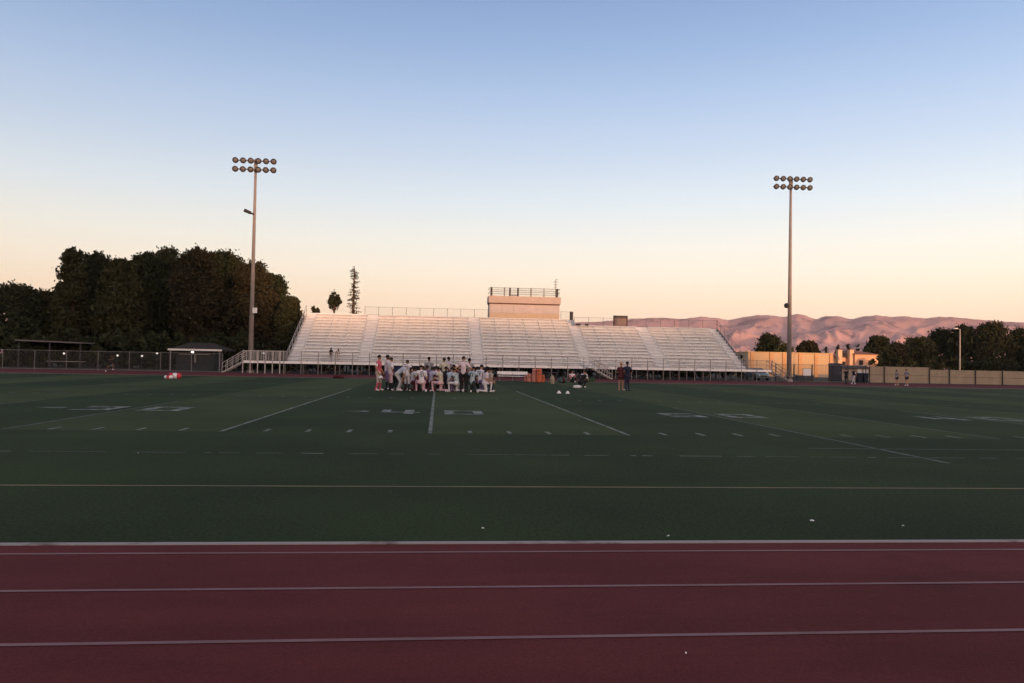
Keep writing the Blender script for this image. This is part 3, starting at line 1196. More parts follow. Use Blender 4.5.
def press_box():
    Y = YB + .12
    x0, x1 = ax(489.5, Y, 8), ax(559.5, Y, 8)
    z0, z1 = ZT - .06, at(524, 296.5, Y).z
    zf = at(524, 303.5, Y).z
    t = empty('press_box', 'peach press box with a railed flat roof at the top of the bleachers', 'press box', ((x0 + x1) / 2, Y, 0))
    hw = (x1 - x0) / 2
    b = MB()
    b.box(-hw, hw, 0.0, 3.0, z0, zf - .14)
    b.build('wall', WOODP, t)
    b = MB().box(-hw - .12, hw + .12, -.16, 3.12, zf, z1)
    b.build('fascia', mat('peach_fascia', (0.39, 0.325, 0.28), 0.7, 0.08, 2), t)
    MB().box(-hw - .02, hw + .02, -.1, 3.02, zf - .138, zf - .003).build('soffit', mat('soffit_and_shadow_strip', (0.10, 0.06, 0.05), 0.8, .1, 3), t)
    zs0, zs1 = z0 + .78, zf - .2
    n = 6
    for i in range(n):
        a = -hw + .12 + (2 * hw - .24) * i / n
        c = -hw + .12 + (2 * hw - .24) * (i + 1) / n
        MB().box(a + .03, c - .03, -.03, -.003, zs0, zs1).build('window_shutter', mat('closed_shutter', (0.44, 0.39, 0.36), 0.6, 0.08, 1.5), t)
    MB().box(-hw, hw, -.05, -.003, z0 + .1, zs0 - .03).build('lower_panel', mat('orange_panel', (0.46, 0.36, 0.25), 0.7, 0.08, 1.5), t)
    MB().box(-hw - .03, hw + .03, -.09, -.055, z0 - .08, z0 + .1).build('base_shadow_strip', mat('soffit_and_shadow_strip', (0, 0, 0)), t)  # dark strip painted in for the shadow line under the box
    # roof rail
    rail = MB()
    zr = z1 + 1.0
    for y in (-.05, 2.95):
        for z in (zr, z1 + .5):
            rail.tube([(-hw, y, z), (hw, y, z)], .028, 6)
    for x in (-hw, hw):
        for z in (zr, z1 + .5):
            rail.tube([(x, -.05, z), (x, 2.95, z)], .028, 6)
    chain_mesh(rail, -hw, hw, -.05, z1 + .05, zr, .15, .006)
    rail.build('roof_railing', GALV, t)
    for px, r in ((491.5, .12), (504.5, .07), (510, .10), (518, .10), (531, .08), (544, .05), (557, .13)):
        x = ax(px, Y, zr) - (x0 + x1) / 2
        MB().box(x - r, x + r, -.12, .02, z1, zr + .04).build('railing_post', DKMET if r > .085 else GALV, t)
    x = ax(514, Y, zr) - (x0 + x1) / 2
    MB().box(x - .42, x + .42, -.1, -.06, z1 + .05, z1 + .14).build('camera_bracket', DKMET, t)
    # mast
    xm = ax(555.5, Y + 2, zr)
    a = empty('antenna', 'thin antenna mast rising from the right end of the press box roof', 'antenna', (xm, Y + 2, z1))
    MB().tube([(0, 0, 0), (0, 0, 2.4)], .035, 6).build('mast', GALV, a)
    b = MB()
    for z, l in ((2.1, .32), (1.75, .24), (1.45, .2)):
        b.tube([(-l, 0, z), (l, 0, z)], .035, 6)
    b.tube([(0, 0, 2.3), (.22, 0, 2.5)], .04, 6)
    b.build('aerial', GALV, a)


press_box()


def small_top_things():
    # dark post with a box right of the press box
    x = ax(571.5, YB + .4, 8)
    t = empty('loudspeaker', 'dark upright loudspeaker column on the top rail just right of the press box', 'loudspeaker', (x, YB + .4, ZT - .35))
    MB().box(-.2, .2, -.12, .16, .3, 1.45).build('cabinet', DKMET, t)
    MB().tube([(0, .02, 0), (0, .02, .3)], .06, 8).build('stand', GALV, t)
    MB().box(-.15, .15, -.135, -.122, .4, 1.35).build('grille', mat('speaker_grille', (.06, .05, .045), .8, .2, 20), t)
    for px, wd, lab in ((576, .28, 'larger dark gear box lying on the top row right of the press box'), (584.5, .2, 'smaller dark gear box lying on the top row right of the press box')):
        x = ax(px, YB - .3, 7)
        t = empty('gear_box', lab, 'box', (x, YB - .32 - 2 * RUN, ZT - 2 * RISE + .053))
        MB().box(-wd, wd, -.14, .14, 0, .2).build('case', DKMET, t)
        MB().tube([(-.08, 0, .2), (-.08, 0, .26), (.08, 0, .26), (.08, 0, .2)], .015, 6).build('handle', GALV, t)
    # scoreboard seen from the rear beyond the stand
    Y = 118
    p0, p1 = at(613.5, 315.5, Y), at(627.5, 324, Y)
    t = empty('scoreboard', 'small dark-framed board on two posts peeping over the bleachers right of the press box', 'scoreboard', ((p0.x + p1.x) / 2, Y, 0))
    hw = (p1.x - p0.x) / 2
    MB().box(-hw + .2, hw - .2, -.1, .15, p1.z - .5, p0.z - .35).build('panel', mat('board_grey', (.20, .15, .14), .7, .2, 2), t)
    MB().box(-hw, hw, -.16, .2, p0.z - .345, p0.z).build('frame', DKMET, t)
    for s in (-1, 1):
        MB().box(s * hw - .19 * (s > 0), s * hw + .19 * (s < 0), -.15, .19, 0, p0.z - .35).build('post', mat('board_post', (.12, .07, .06), .7, .2, 2), t)


small_top_things()


# ------------------------------------------------------------------ floodlight masts
def mast(label, px_base, px_top, py_top, Y, gadgets):
    pt = at(px_top, py_top, Y)
    x = ax(px_base, Y, 0.5)
    h = pt.z
    x = x * .3 + pt.x * .7
    t = empty('floodlight_mast', label, 'floodlight', (x, Y, 0), 0, 'stadium floodlight masts')
    MB().tube([(0, 0, 0), (0, 0, h * .5), (0, 0, h + .25)], [.27, .19, .12], 14).build('pole', POLE, t, True)
    MB().lathe([(.42, 0), (.42, .12), (.30, .3), (.28, .32)], (0, 0, 0), 14).build('base_plate', POLE, t)
    for zz in (h, h - .92):
        MB().box(-2.15, 2.15, -.30, -.18, zz - .06, zz + .05).build('cross_arm', mat('rusty_arm', (.20, .14, .11), .7, .1, 3), t)
    MB().box(-.16, .16, -.18, .13, h - 1.1, h + .18).build('bracket', GALV, t)
    aim = Vector((0.0, -math.cos(R(24)), -math.sin(R(24))))
    for zz in (h, h - .92):
        for k in range(6):
            xx = -1.95 + 3.9 * k / 5 + (.0)
            c = Vector((xx, -.36, zz + .02))
            ob = MB().lathe([(.11, -.28), (.18, -.20), (.29, .02), (.32, .06), (.32, .10), (.26, .10)], c + aim * .2, 14, None, aim).build('floodlight', mat('lamp_shell', (.030, .027, .026), .5, .15, 5), t, True)
            MB().lathe([(.20, .0), (.19, .025), (.10, .04)], c + aim * .302, 14, None, aim).build('lens', LENS, ob, True)
    for kind, z, side in gadgets:
        b = MB()
        if kind == 'arm':
            b.tube([(0, -.1, z), (side * .5, -.2, z + .18)], .10, 8)
            b.tube([(side * .35, -.2, z + .13), (side * 1.0, -.2, z + .40)], [.17, .19], 10)
            b.build('loudspeaker', DKMET, t)
        elif kind == 'horn':
            b.lathe([(.12, 0), (.30, .42), (.30, .46)], (side * .30, -.25, z), 12, None, (side * .7, -.7, .05))
            b.build('loudspeaker', DKMET, t, True)
        else:
            b.box(side * .14, side * .14 + .42 * side if side > 0 else side * .14, -.36, -.1, z, z + .55) if side > 0 else b.box(-.56, -.14, -.36, -.1, z, z + .5)
            b.build('junction_box', WHITE, t)


pl = at(249, 209, 84)
mast('tall twelve-lamp floodlight mast in front of the dark trees left of the bleachers', 249, 256.5, 161.5, 84.0, [('arm', at(250, 214.5, 84).z, -1), ('box', at(249, 313, 84).z, 1)])
mast('tall floodlight mast with twelve lamps in front of the hills, right of the bleachers', 787.5, 791.5, 179.5, 84.2, [('horn', at(785, 306, 84).z, -1)])


def slim_lamp():
    Y = 100
    p = at(960, 329, Y)
    t = empty('lamp_post', 'slim pale lamp post with a short arm in front of the right hand trees', 'lamp post', (p.x, Y, 0))
    MB().tube([(0, 0, 0), (0, 0, p.z)], [.10, .07], 8).build('pole', mat('pale_post', (.36, .33, .28), .6, .1, 3), t)
    MB().tube([(0, 0, p.z - .1), (-.45, -.05, p.z + .05)], .035, 6).build('arm', GALV, t)
    MB().prism([(-.95, p.z - .02), (-.4, p.z + .0), (-.4, p.z + .12), (-.8, p.z + .12)], -.2, .15, None, 'y').build('lamp_head', WHITE, t)


slim_lamp()


# ------------------------------------------------------------------ buildings
def snack_hut():
    Y = 90.0
    x0, x1 = ax(176, Y, 1), ax(214, Y, 1)
    xr0, xr1 = ax(168, Y - 1, 2.4), ax(222, Y - 1, 2.4)
    ze = at(195, 349.5, Y - 1).z
    t = empty('snack_hut', 'dark snack hut with a pale roof edge in front of the tall trees', 'hut', ((x0 + x1) / 2, Y, 0))
    cx_ = (x0 + x1) / 2
    hw = (x1 - x0) / 2
    DG = mat('dark_green_wall', (.022, .028, .030), .7, .2, 2)
    zt = ze - .1
    b = MB()
    b.box(-hw, hw, 0, .12, 0, .95)
    b.box(-hw, -hw + .5, 0.0, .12, .952, zt)
    b.box(hw - .5, hw, 0.0, .12, .952, zt)
    b.box(-hw, -hw + .12, .125, 4, 0, zt)
    b.box(hw - .12, hw, .125, 4, 0, zt)
    b.box(-hw + .125, hw - .125, 3.88, 4, 0, zt)
    b.box(-hw + .5, hw - .5, 0, .12, 1.78, zt)
    b.build('wall', DG, t)
    for s in (-1, 1):
        MB().box(s * hw / 2 - hw * .36, s * hw / 2 + hw * .36, .02, .05, .98, 1.76).build('roller_shutter', mat('grey_shutter', (.025, .027, .03), .5, .2, 4), t)
    MB().box(-.12, .12, -.02, .03, .95, 1.79).build('post', GALV, t)
    MB().box(-hw + .4, hw - .4, -.35, -.01, 1.80, 1.86).build('awning_edge', mat('pale_trim', (.28, .27, .25), .6, .1, 3), t)
    MB().box(xr0 - cx_, xr1 - cx_, -1.1, -1.0, ze - .14, ze + .06).build('fascia', mat('pale_fascia', (.62, .60, .57), .6, .06, 3), t)
    a, c = xr0 - cx_, xr1 - cx_
    ap = at(190, 342.5, Y + 1).z
    b = MB()
    b.add([(a, -.995, ze), (c, -.995, ze), (c, 5, ze), (a, 5, ze), (a + 1.6, 1.2, ap), (c - 1.9, 1.2, ap), (c - 1.9, 2.6, ap), (a + 1.6, 2.6, ap), (a, -.995, ze - .1), (c, -.995, ze - .1), (c, 5, ze - .1), (a, 5, ze - .1)],
          [(0, 1, 5, 4), (1, 2, 6, 5), (2, 3, 7, 6), (3, 0, 4, 7), (4, 5, 6, 7), (8, 9, 10, 11), (0, 1, 9, 8), (1, 2, 10, 9), (2, 3, 11, 10), (3, 0, 8, 11)])
    b.build('roof', mat('roof_shingle', (.035, .03, .026), .9, .25, 3), t)
    p = at(192.5, 351.3, Y - .95)
    MB().ball((p.x - cx_, -.95, ze - .30), (.15, .15, .12), 12, 8).build('lamp', mat('hut_lamp', (.9, .88, .8), .4, emis=(1, .93, .82, 3.0)), t, True)
    for xx in (xr0 - cx_ + .25, xr1 - cx_ - .25):
        MB().box(xx - .06, xx + .06, -.95, -.83, 0, ze - .105).build('post', GALV, t)


snack_hut()


def shelter():
    Y = 95.0
    x1 = ax(88, Y, 3)
    x0 = ax(22, Y, 3)
    z = at(66, 342.8, Y).z
    t = empty('shelter', 'open flat-roofed shelter under the trees at the far left', 'shelter', ((x0 + x1) / 2, Y, 0))
    hw = (x1 - x0) / 2
    MB().prism([(-hw, z + .12), (hw, z - .06), (hw, z + .06), (-hw, z + .26)], -1.5, 2.5, None, 'y').build('roof', mat('grey_sheet_roof', (.13, .125, .12), .6, .15, 2), t)
    for x in (-hw + .3, 0, hw - .3):
        for y in (-1.2, 2.2):
            MB().box(x - .07, x + .07, y - .07, y + .07, 0, z - .06).build('post', DKMET, t)
    MB().box(-hw * .2, hw * .9, -.3, .5, .72, .78).build('counter', mat('pale_trim', (.28, .27, .25)), t)
    for x in (-hw * .1, hw * .8):
        MB().box(x - .05, x + .05, -.2, .4, 0, .715).build('counter_leg', DKMET, t)


shelter()

lampm = mat('globe_glow', (.8, .78, .7), .4, emis=(1, .95, .85, .55))
for px, py, lab in ((64, 353.5, 'small lit globe lamp at the far left behind the wire fence'), (117.5, 355.5, 'small lit globe lamp right behind the runner at the wire fence'),
                    (142, 356, 'small lit globe lamp left of the snack hut, lower of two'), (157, 353.3, 'small lit globe lamp closest to the left side of the snack hut'),
                    (251.5, 350.3, 'small lit globe lamp just right of the left mast'), (263.5, 353.2, 'small lit globe lamp above the landing railing left of the bleachers')):
    Y = 86.5
    p = at(px, py, Y)
    t = empty('globe_lamp', lab, 'lamp', (p.x, Y, 0), 0, 'small lit lamps behind the fence')
    MB().tube([(0, 0, 0), (0, 0, p.z - .12)], .03, 6).build('post', DKMET, t)
    MB().ball((0, 0, p.z), .11, 10, 8).build('globe', lampm, t, True)


def orange_wall():
    Y = 128.0
    x0, x1 = ax(748, Y, 2), ax(833, Y, 2)
    z = at(790, 352.3, Y).z
    t = empty('long_building', 'long low ochre building glowing orange in the last sun, behind the right mast', 'building', ((x0 + x1) / 2, Y, 0))
    hw = (x1 - x0) / 2
    OC = mat('ochre_stucco', (.45, .34, .19), .85, .12, .35, (.51, .36, .22))
    MB().box(-hw, hw, 0, 6, 0, z - .12).build('wall', OC, t)
    MB().box(-hw - .1, hw + .1, -.1, 6.1, z - .118, z).build('coping', mat('ochre_coping', (.45, .33, .18), .8, .1, 1), t)
    for px in (752, 771, 784, 800, 816, 831):
        x = ax(px, Y, 2) - (x0 + x1) / 2
        MB().box(x - .28, x + .28, -.14, -.003, 0, z - .12).build('pilaster', mat('red_ochre_stucco', (.50, .29, .14), .85, .12, .5), t)
    MB().box(-hw, hw, -.07, -.003, 0.0, .5).build('plinth', mat('grey_plinth', (.25, .23, .20), .8, .1, 1), t)


orange_wall()


def peach_house():
    Y = 150.0
    x0, x1 = ax(833, Y, 3), ax(874, Y, 3)
    cx_ = (x0 + x1) / 2
    hw = (x1 - x0) / 2
    P = mat('peach_render', (.62, .37, .23), .85, .08, .5)
    RF = mat('brown_tile_roof', (.22, .11, .075), .85, .2, 1.5)
    ze = at(850, 357.5, Y).z
    t = empty('house', 'peach stucco house with two chimneys behind the right hand fence', 'house', (cx_, Y, 0))
    lx = lambda px: ax(px, Y, 3) - cx_
    xm = lx(851)
    MB().box(-hw, xm, 0, 7, 0, ze).build('wall', P, t)
    ze2 = at(862, 354.5, Y).z
    MB().box(xm + .003, hw, -1.5, 7, 0, ze2).build('wall', P, t)
    zr = at(862, 349.8, Y).z
    b = MB()
    b.add([(xm - .3, -1.9, ze2), (hw + .3, -1.9, ze2 - .0), (hw + .3, 7.3, ze2), (xm - .3, 7.3, ze2), (xm + .8, 2.7, zr), (hw - 1.2, 2.7, zr - .25)], [(0, 1, 5, 4), (1, 2, 5), (2, 3, 4, 5), (3, 0, 4), (0, 3, 2, 1)])
    b.build('roof', RF, t)
    zr2 = at(845, 353.5, Y).z
    b = MB()
    b.add([(-hw - .3, -.4, ze), (xm - .31, -.4, ze), (xm - .31, 7.3, ze), (-hw - .3, 7.3, ze), (-hw + .6, 3.4, zr2), (xm - 1.2, 3.4, zr2)], [(0, 1, 5, 4), (1, 2, 5), (2, 3, 4, 5), (3, 0, 4), (0, 3, 2, 1)])
    b.build('roof', RF, t)
    for px in (837.6, 849.2):
        x = lx(px)
        zc = at(px, 349.8, Y - .5).z
        c = MB().box(x - .42, x + .42, -1.0, -.05, 0, zc).build('chimney', mat('peach_chimney', (.64, .42, .27), .85, .06, .6), t)
        MB().box(x - .50, x + .50, -1.08, .03, zc + .003, zc + .16).build('chimney_cap', mat('brown_cap', (.2, .12, .09), .8, .1, 2), c)
    for px, z0, z1 in ((843.5, 2.0, 3.0), (857, 2.3, 3.3), (866, 2.3, 3.3)):
        x = lx(px)
        y = -.06 if px < 850 else -1.56
        f = MB().box(x - .45, x + .45, y, y + .055, z0, z1).build('window', mat('window_frame_brown', (.20, .12, .08), .6, .1, 3), t)
        MB().box(x - .37, x + .37, y - .012, y - .003, z0 + .08, z1 - .08).build('pane', mat('dark_glass', (.04, .035, .04), .1, spec=.5), f)


peach_house()


def shed():
    Y = 100.0
    x0, x1 = ax(842, Y, 1), ax(869, Y, 1)
    z = at(855, 368.3, Y).z
    t = empty('shed', 'low pale shed with white doors behind the dark bins', 'shed', ((x0 + x1) / 2, Y, 0))
    hw = (x1 - x0) / 2
    cx_ = (x0 + x1) / 2
    MB().box(-hw, hw, 0, 2.5, 0, z).build('wall', mat('pale_shed_wall', (.32, .27, .22), .8, .1, 1), t)
    MB().prism([(-.4, z + .003), (2.8, z + .003), (2.8, z + .10), (1.2, z + .38), (-.4, z + .10)], -hw - .15, hw + .15, None, 'x').build('roof', mat('dark_shed_roof', (.05, .045, .05), .8, .2, 2), t)
    for px in (859.5, 865.5):
        x = ax(px, Y, 1) - cx_
        d = MB().box(x - .26, x + .26, -.04, -.003, .05, z - .1).build('door', WHITE, t)
        MB().box(x + .16, x + .20, -.075, -.043, .9, 1.05).build('handle', DKMET, d)


shed()


def cabin():
    Y = 88.0
    x = ax(837.5, Y, 1)
    t = empty('portable_toilet', 'dark blue portable toilet behind the wire fence, left of the pale shed', 'portable toilet', (x, Y, 0))
    B = mat('dark_blue_plastic', (.014, .018, .032), .5, .1, 2)
    MB().box(-.55, .55, 0, 1.1, .08, 2.0).build('cabin', B, t)
    MB().prism([(-.62, 2.003), (.62, 2.003), (.5, 2.16), (0, 2.24), (-.5, 2.16)], -.06, 1.16, None, 'y').build('roof', mat('grey_plastic', (.04, .04, .05), .5, .1, 2), t)
    d = MB().box(-.42, .42, -.035, -.003, .14, 1.9).build('door', mat('blue_grey_door', (.022, .026, .042), .5, .1, 2), t)
    MB().box(.28, .36, -.06, -.038, .95, 1.12).build('handle', GALV, d)
    MB().box(-.58, .58, -.04, 1.14, 0, .077).build('skid', DKMET, t)


cabin()


def bins():
    Y = 83.6
    for i, px in enumerate((860.2, 866)):
        x = ax(px, Y, .5)
        t = empty('wheelie_bin', ('left' if i == 0 else 'right') + ' one of the two dark wheeled bins in front of the wire fence', 'bin', (x, Y, 0), 0, 'dark wheeled bins')
        b = MB()
        b.add([(-.24, 0, .08), (.24, 0, .08), (.24, .5, .08), (-.24, .5, .08), (-.30, -.06, 1.02), (.30, -.06, 1.02), (.30, .62, 1.02), (-.30, .62, 1.02)],
              [(0, 1, 2, 3), (4, 5, 6, 7), (0, 1, 5, 4), (1, 2, 6, 5), (2, 3, 7, 6), (3, 0, 4, 7)])
        b.build('body', mat('bin_plastic', (.012, .018, .03), .5, .2, 3), t)
        MB().prism([(-.10, 1.025), (.64, 1.025), (.66, 1.10), (.2, 1.15), (-.12, 1.07)], -.32, .32, None, 'x').build('lid', mat('bin_lid', (.015, .02, .032), .5, .2, 3), t)
        for s in (-1, 1):
            MB().lathe([(.1, -.03), (.1, .03)], (s * .22, .56, .1), 12, None, (1, 0, 0)).build('wheel', DKMET, t)


bins()


def sign_board():
    Y = 84.9
    p = at(807, 372, Y)
    t = empty('notice_board', 'blank white board hung on the chain link fence right of the right mast', 'sign', (p.x, Y, 0))
    MB().box(-.46, .46, -.03, -.012, p.z - .4, p.z + .36).build('panel', WHITE, t)
    MB().box(-.5, .5, -.011, .004, p.z - .44, p.z + .40).build('frame', GALV, t)
    x = ax(806, 87, .4)
    t = empty('equipment_chest', 'low dark blue-grey chest behind the wire fence below the white board', 'chest', (x, 87, 0))
    MB().box(-.95, .95, 0, .8, .04, .62).build('body', mat('slate_plastic', (.05, .06, .075), .6, .15, 2), t)
    MB().prism([(-.04, .623), (.84, .623), (.80, .72), (0, .72)], -.99, .99, None, 'x').build('lid', mat('slate_lid', (.07, .08, .095), .6, .15, 2), t)
    MB().box(-.12, .12, -.03, -.003, .48, .58).build('latch', GALV, t)


sign_board()


def car():
    Y = 90.0
    x = ax(764, Y, .6)
    t = empty('parked_car', 'pale grey-green car parked nose-on behind the right end stairs of the bleachers', 'car', (x, Y, 0))
    P = mat('pale_green_paint', (.13, .17, .165), .3, .05, 2, spec=.3)
    GL = mat('car_glass', (.02, .025, .03), .08, spec=.5)
    b = MB()
    # cross sections along the length: (y, halfwidth bottom, halfwidth belt, z bottom, z belt)
    st = [(0, .70, .66, .32, .62), (.12, .84, .80, .24, .74), (1.0, .88, .84, .22, .86), (1.5, .88, .84, .22, .92), (3.2, .88, .84, .22, .94), (4.0, .86, .80, .24, .92), (4.2, .76, .70, .34, .84)]
    vs, fs = [], []
    for y, hb, ht, z0, z1 in st:
        zm = (z0 + z1) / 2
        vs += [(-hb * .94, y, z0), (hb * .94, y, z0), (hb, y, zm), (ht, y, z1), (-ht, y, z1), (-hb, y, zm)]
    for i in range(len(st) - 1):
        for k in range(6):
            fs.append((i * 6 + k, i * 6 + (k + 1) % 6, i * 6 + 6 + (k + 1) % 6, i * 6 + 6 + k))
    fs += [tuple(range(6)), tuple(range((len(st) - 1) * 6, len(st) * 6))]
    b.add(vs, fs)
    b.build('body', P, t, False)
    b = MB()
    b.add([(-.80, 1.1, .90), (.80, 1.1, .90), (.82, 3.7, .93), (-.82, 3.7, .93), (-.60, 1.85, 1.42), (.60, 1.85, 1.42), (.60, 3.0, 1.43), (-.60, 3.0, 1.43)], [(0, 1, 5, 4), (1, 2, 6, 5), (2, 3, 7, 6), (3, 0, 4, 7), (4, 5, 6, 7)])
    b.build('cabin_glass', GL, t)
    MB().box(-.58, .58, 1.86, 2.99, 1.425, 1.46).build('roof', P, t)
    for s in (-1, 1):
        for y in (.85, 3.35):
            w_ = MB().lathe([(.22, -.11), (.31, -.10), (.31, .10), (.22, .11)], (s * .78, y, .31), 18, None, (1, 0, 0)).build('wheel', mat('tyre', (.015, .015, .015), .9), t)
            MB().lathe([(.19, -.02), (.19, .02), (.05, .03)], (s * .885, y, .31), 14, None, (s, 0, 0)).build('rim', GALV, w_)
        MB().ball((s * .58, .06, .60), (.15, .07, .08), 10, 6).build('headlight', mat('headlight_glass', (.6, .6, .58), .1), t, True)
    MB().box(-.40, .40, -.03, .04, .42, .54).build('grille', DKMET, t)
    MB().box(-.72, .72, -.05, .1, .28, .38).build('bumper', mat('bumper_grey', (.10, .11, .11), .5), t)


car()

# ------------------------------------------------------------------ people
def cap(p, q, r0, r1, n=7, seg=12):
    """tapered capsule as points+faces"""
    p, q = Vector(p), Vector(q)
    d = q - p
    L = d.length
    ax_ = d.normalized()
    prof = []
    for i in range(5):
        a = math.pi / 2 * (1 - i / 4)
        prof.append((max(.0015, r0 * math.cos(a)), -r0 * math.sin(a)))
    for i in range(1, 4):
        f = i / 4
        prof.append((r0 + (r1 - r0) * f, L * f))
    for i in range(5):
        a = math.pi / 2 * i / 4
        prof.append((max(.0015, r1 * math.cos(a)), L + r1 * math.sin(a)))
    return p, ax_, prof


POSES = {}


def pose(kind, v=0.0):
    """joint positions, facing -Y, ground at z=0; v varies the arms a little"""
    j = dict(pel=(0, 0, .94), spi=(0, .01, 1.12), che=(0, .0, 1.32), nek=(0, .0, 1.48), hed=(0, -.02, 1.63))
    j.update(shL=(.185, 0, 1.41), elL=(.25, .03, 1.14), wrL=(.25, -.07, .90), shR=(-.185, 0, 1.41), elR=(-.25, .03, 1.14), wrR=(-.25, -.07, .90))
    j.update(hiL=(.095, 0, .90), knL=(.11, -.02, .49), anL=(.12, .02, .09), toL=(.15, -.14, .04), hiR=(-.095, 0, .90), knR=(-.11, -.02, .49), anR=(-.12, .02, .09), toR=(-.15, -.14, .04))
    up = lambda **k: j.update(k)
    if kind == 'hips':
        up(elL=(.40, .06, 1.18), wrL=(.20, -.06, 1.02), elR=(-.40, .06, 1.18), wrR=(-.20, -.06, 1.02))
    elif kind == 'folded':
        up(elL=(.27, -.08, 1.15), wrL=(.02, -.20, 1.18), elR=(-.27, -.08, 1.13), wrR=(-.02, -.23, 1.13))
    elif kind == 'wide':
        up(hiL=(.10, 0, .89), knL=(.18, -.05, .48), anL=(.24, .0, .09), toL=(.29, -.15, .04), hiR=(-.10, 0, .89), knR=(-.17, -.03, .48), anR=(-.22, .04, .09), toR=(-.27, -.12, .04),
           elL=(.34, .02, 1.16), wrL=(.36, -.10, .94), elR=(-.34, .02, 1.16), wrR=(-.34, -.1, .94))
    elif kind == 'walk':
        up(knL=(.10, -.16, .50), anL=(.11, -.27, .10), toL=(.12, -.43, .07), knR=(-.10, .04, .49), anR=(-.10, .32, .15), toR=(-.11, .22, .04),
           elL=(.26, .12, 1.16), wrL=(.25, .10, .92), elR=(-.26, -.08, 1.16), wrR=(-.24, -.26, 1.0), hed=(0, -.05, 1.63))
    elif kind == 'run':
        up(pel=(0, 0, .93), spi=(0, -.03, 1.11), che=(0, -.09, 1.30), nek=(0, -.14, 1.46), hed=(0, -.19, 1.60), shL=(.18, -.10, 1.39), shR=(-.18, -.10, 1.39), elL=(.27, .14, 1.20), wrL=(.22, -.02, 1.02),
           elR=(-.27, -.24, 1.18), wrR=(-.18, -.42, 1.32), knL=(.10, -.34, .70), anL=(.10, -.20, .32), toL=(.11, -.36, .28), knR=(-.10, .12, .50), anR=(-.10, .36, .22), toR=(-.11, .34, .07))
    elif kind == 'bend':
        up(pel=(0, .12, .88), spi=(0, -.04, 1.02), che=(0, -.24, 1.13), nek=(0, -.40, 1.20), hed=(0, -.55, 1.24), shL=(.18, -.33, 1.14), shR=(-.18, -.33, 1.14), elL=(.26, -.32, .86), wrL=(.16, -.22, .60),
           elR=(-.26, -.32, .86), wrR=(-.16, -.22, .60), hiL=(.10, .12, .86), hiR=(-.10, .12, .86), knL=(.14, -.10, .49), knR=(-.14, -.10, .49), anL=(.15, .04, .09), anR=(-.15, .04, .09))
    elif kind == 'kneel':
        up(pel=(0, .02, .50), spi=(0, .0, .68), che=(0, -.05, .87), nek=(0, -.09, 1.03), hed=(0, -.14, 1.17), shL=(.185, -.07, .96), shR=(-.185, -.07, .96), elL=(.28, -.20, .74), wrL=(.16, -.42, .60),
           elR=(-.29, -.02, .70), wrR=(-.20, -.22, .52), hiL=(.10, .0, .49), hiR=(-.10, .02, .48), knL=(.16, -.42, .50), anL=(.16, -.38, .09), toL=(.18, -.54, .04),
           knR=(-.13, -.08, .08), anR=(-.13, .34, .11), toR=(-.14, .40, .03))
    elif kind == 'crouch':
        up(pel=(0, .10, .34), spi=(0, -.0, .50), che=(0, -.12, .67), nek=(0, -.22, .80), hed=(0, -.31, .92), shL=(.18, -.18, .75), shR=(-.18, -.18, .75), elL=(.26, -.32, .56), wrL=(.12, -.48, .48),
           elR=(-.26, -.32, .56), wrR=(-.12, -.48, .46), hiL=(.11, .08, .34), hiR=(-.11, .08, .34), knL=(.20, -.30, .50), knR=(-.20, -.30, .50), anL=(.18, -.02, .10), anR=(-.18, -.02, .10), toL=(.2, -.18, .04), toR=(-.2, -.18, .04))
    elif kind == 'sit':
        up(pel=(0, .08, .13), spi=(0, .12, .30), che=(0, .10, .50), nek=(0, .06, .66), hed=(0, .02, .80), shL=(.18, .09, .58), shR=(-.18, .09, .58), elL=(.27, -.10, .38), wrL=(.16, -.34, .40),
           elR=(-.27, -.10, .38), wrR=(-.14, -.34, .42), hiL=(.10, .02, .13), hiR=(-.10, .02, .13), knL=(.14, -.40, .42), knR=(-.14, -.40, .42), anL=(.14, -.58, .09), anR=(-.14, -.58, .09), toL=(.16, -.74, .05), toR=(-.16, -.74, .05))
    return {k: Vector(p) for k, p in j.items()}


BODY_CACHE = {}


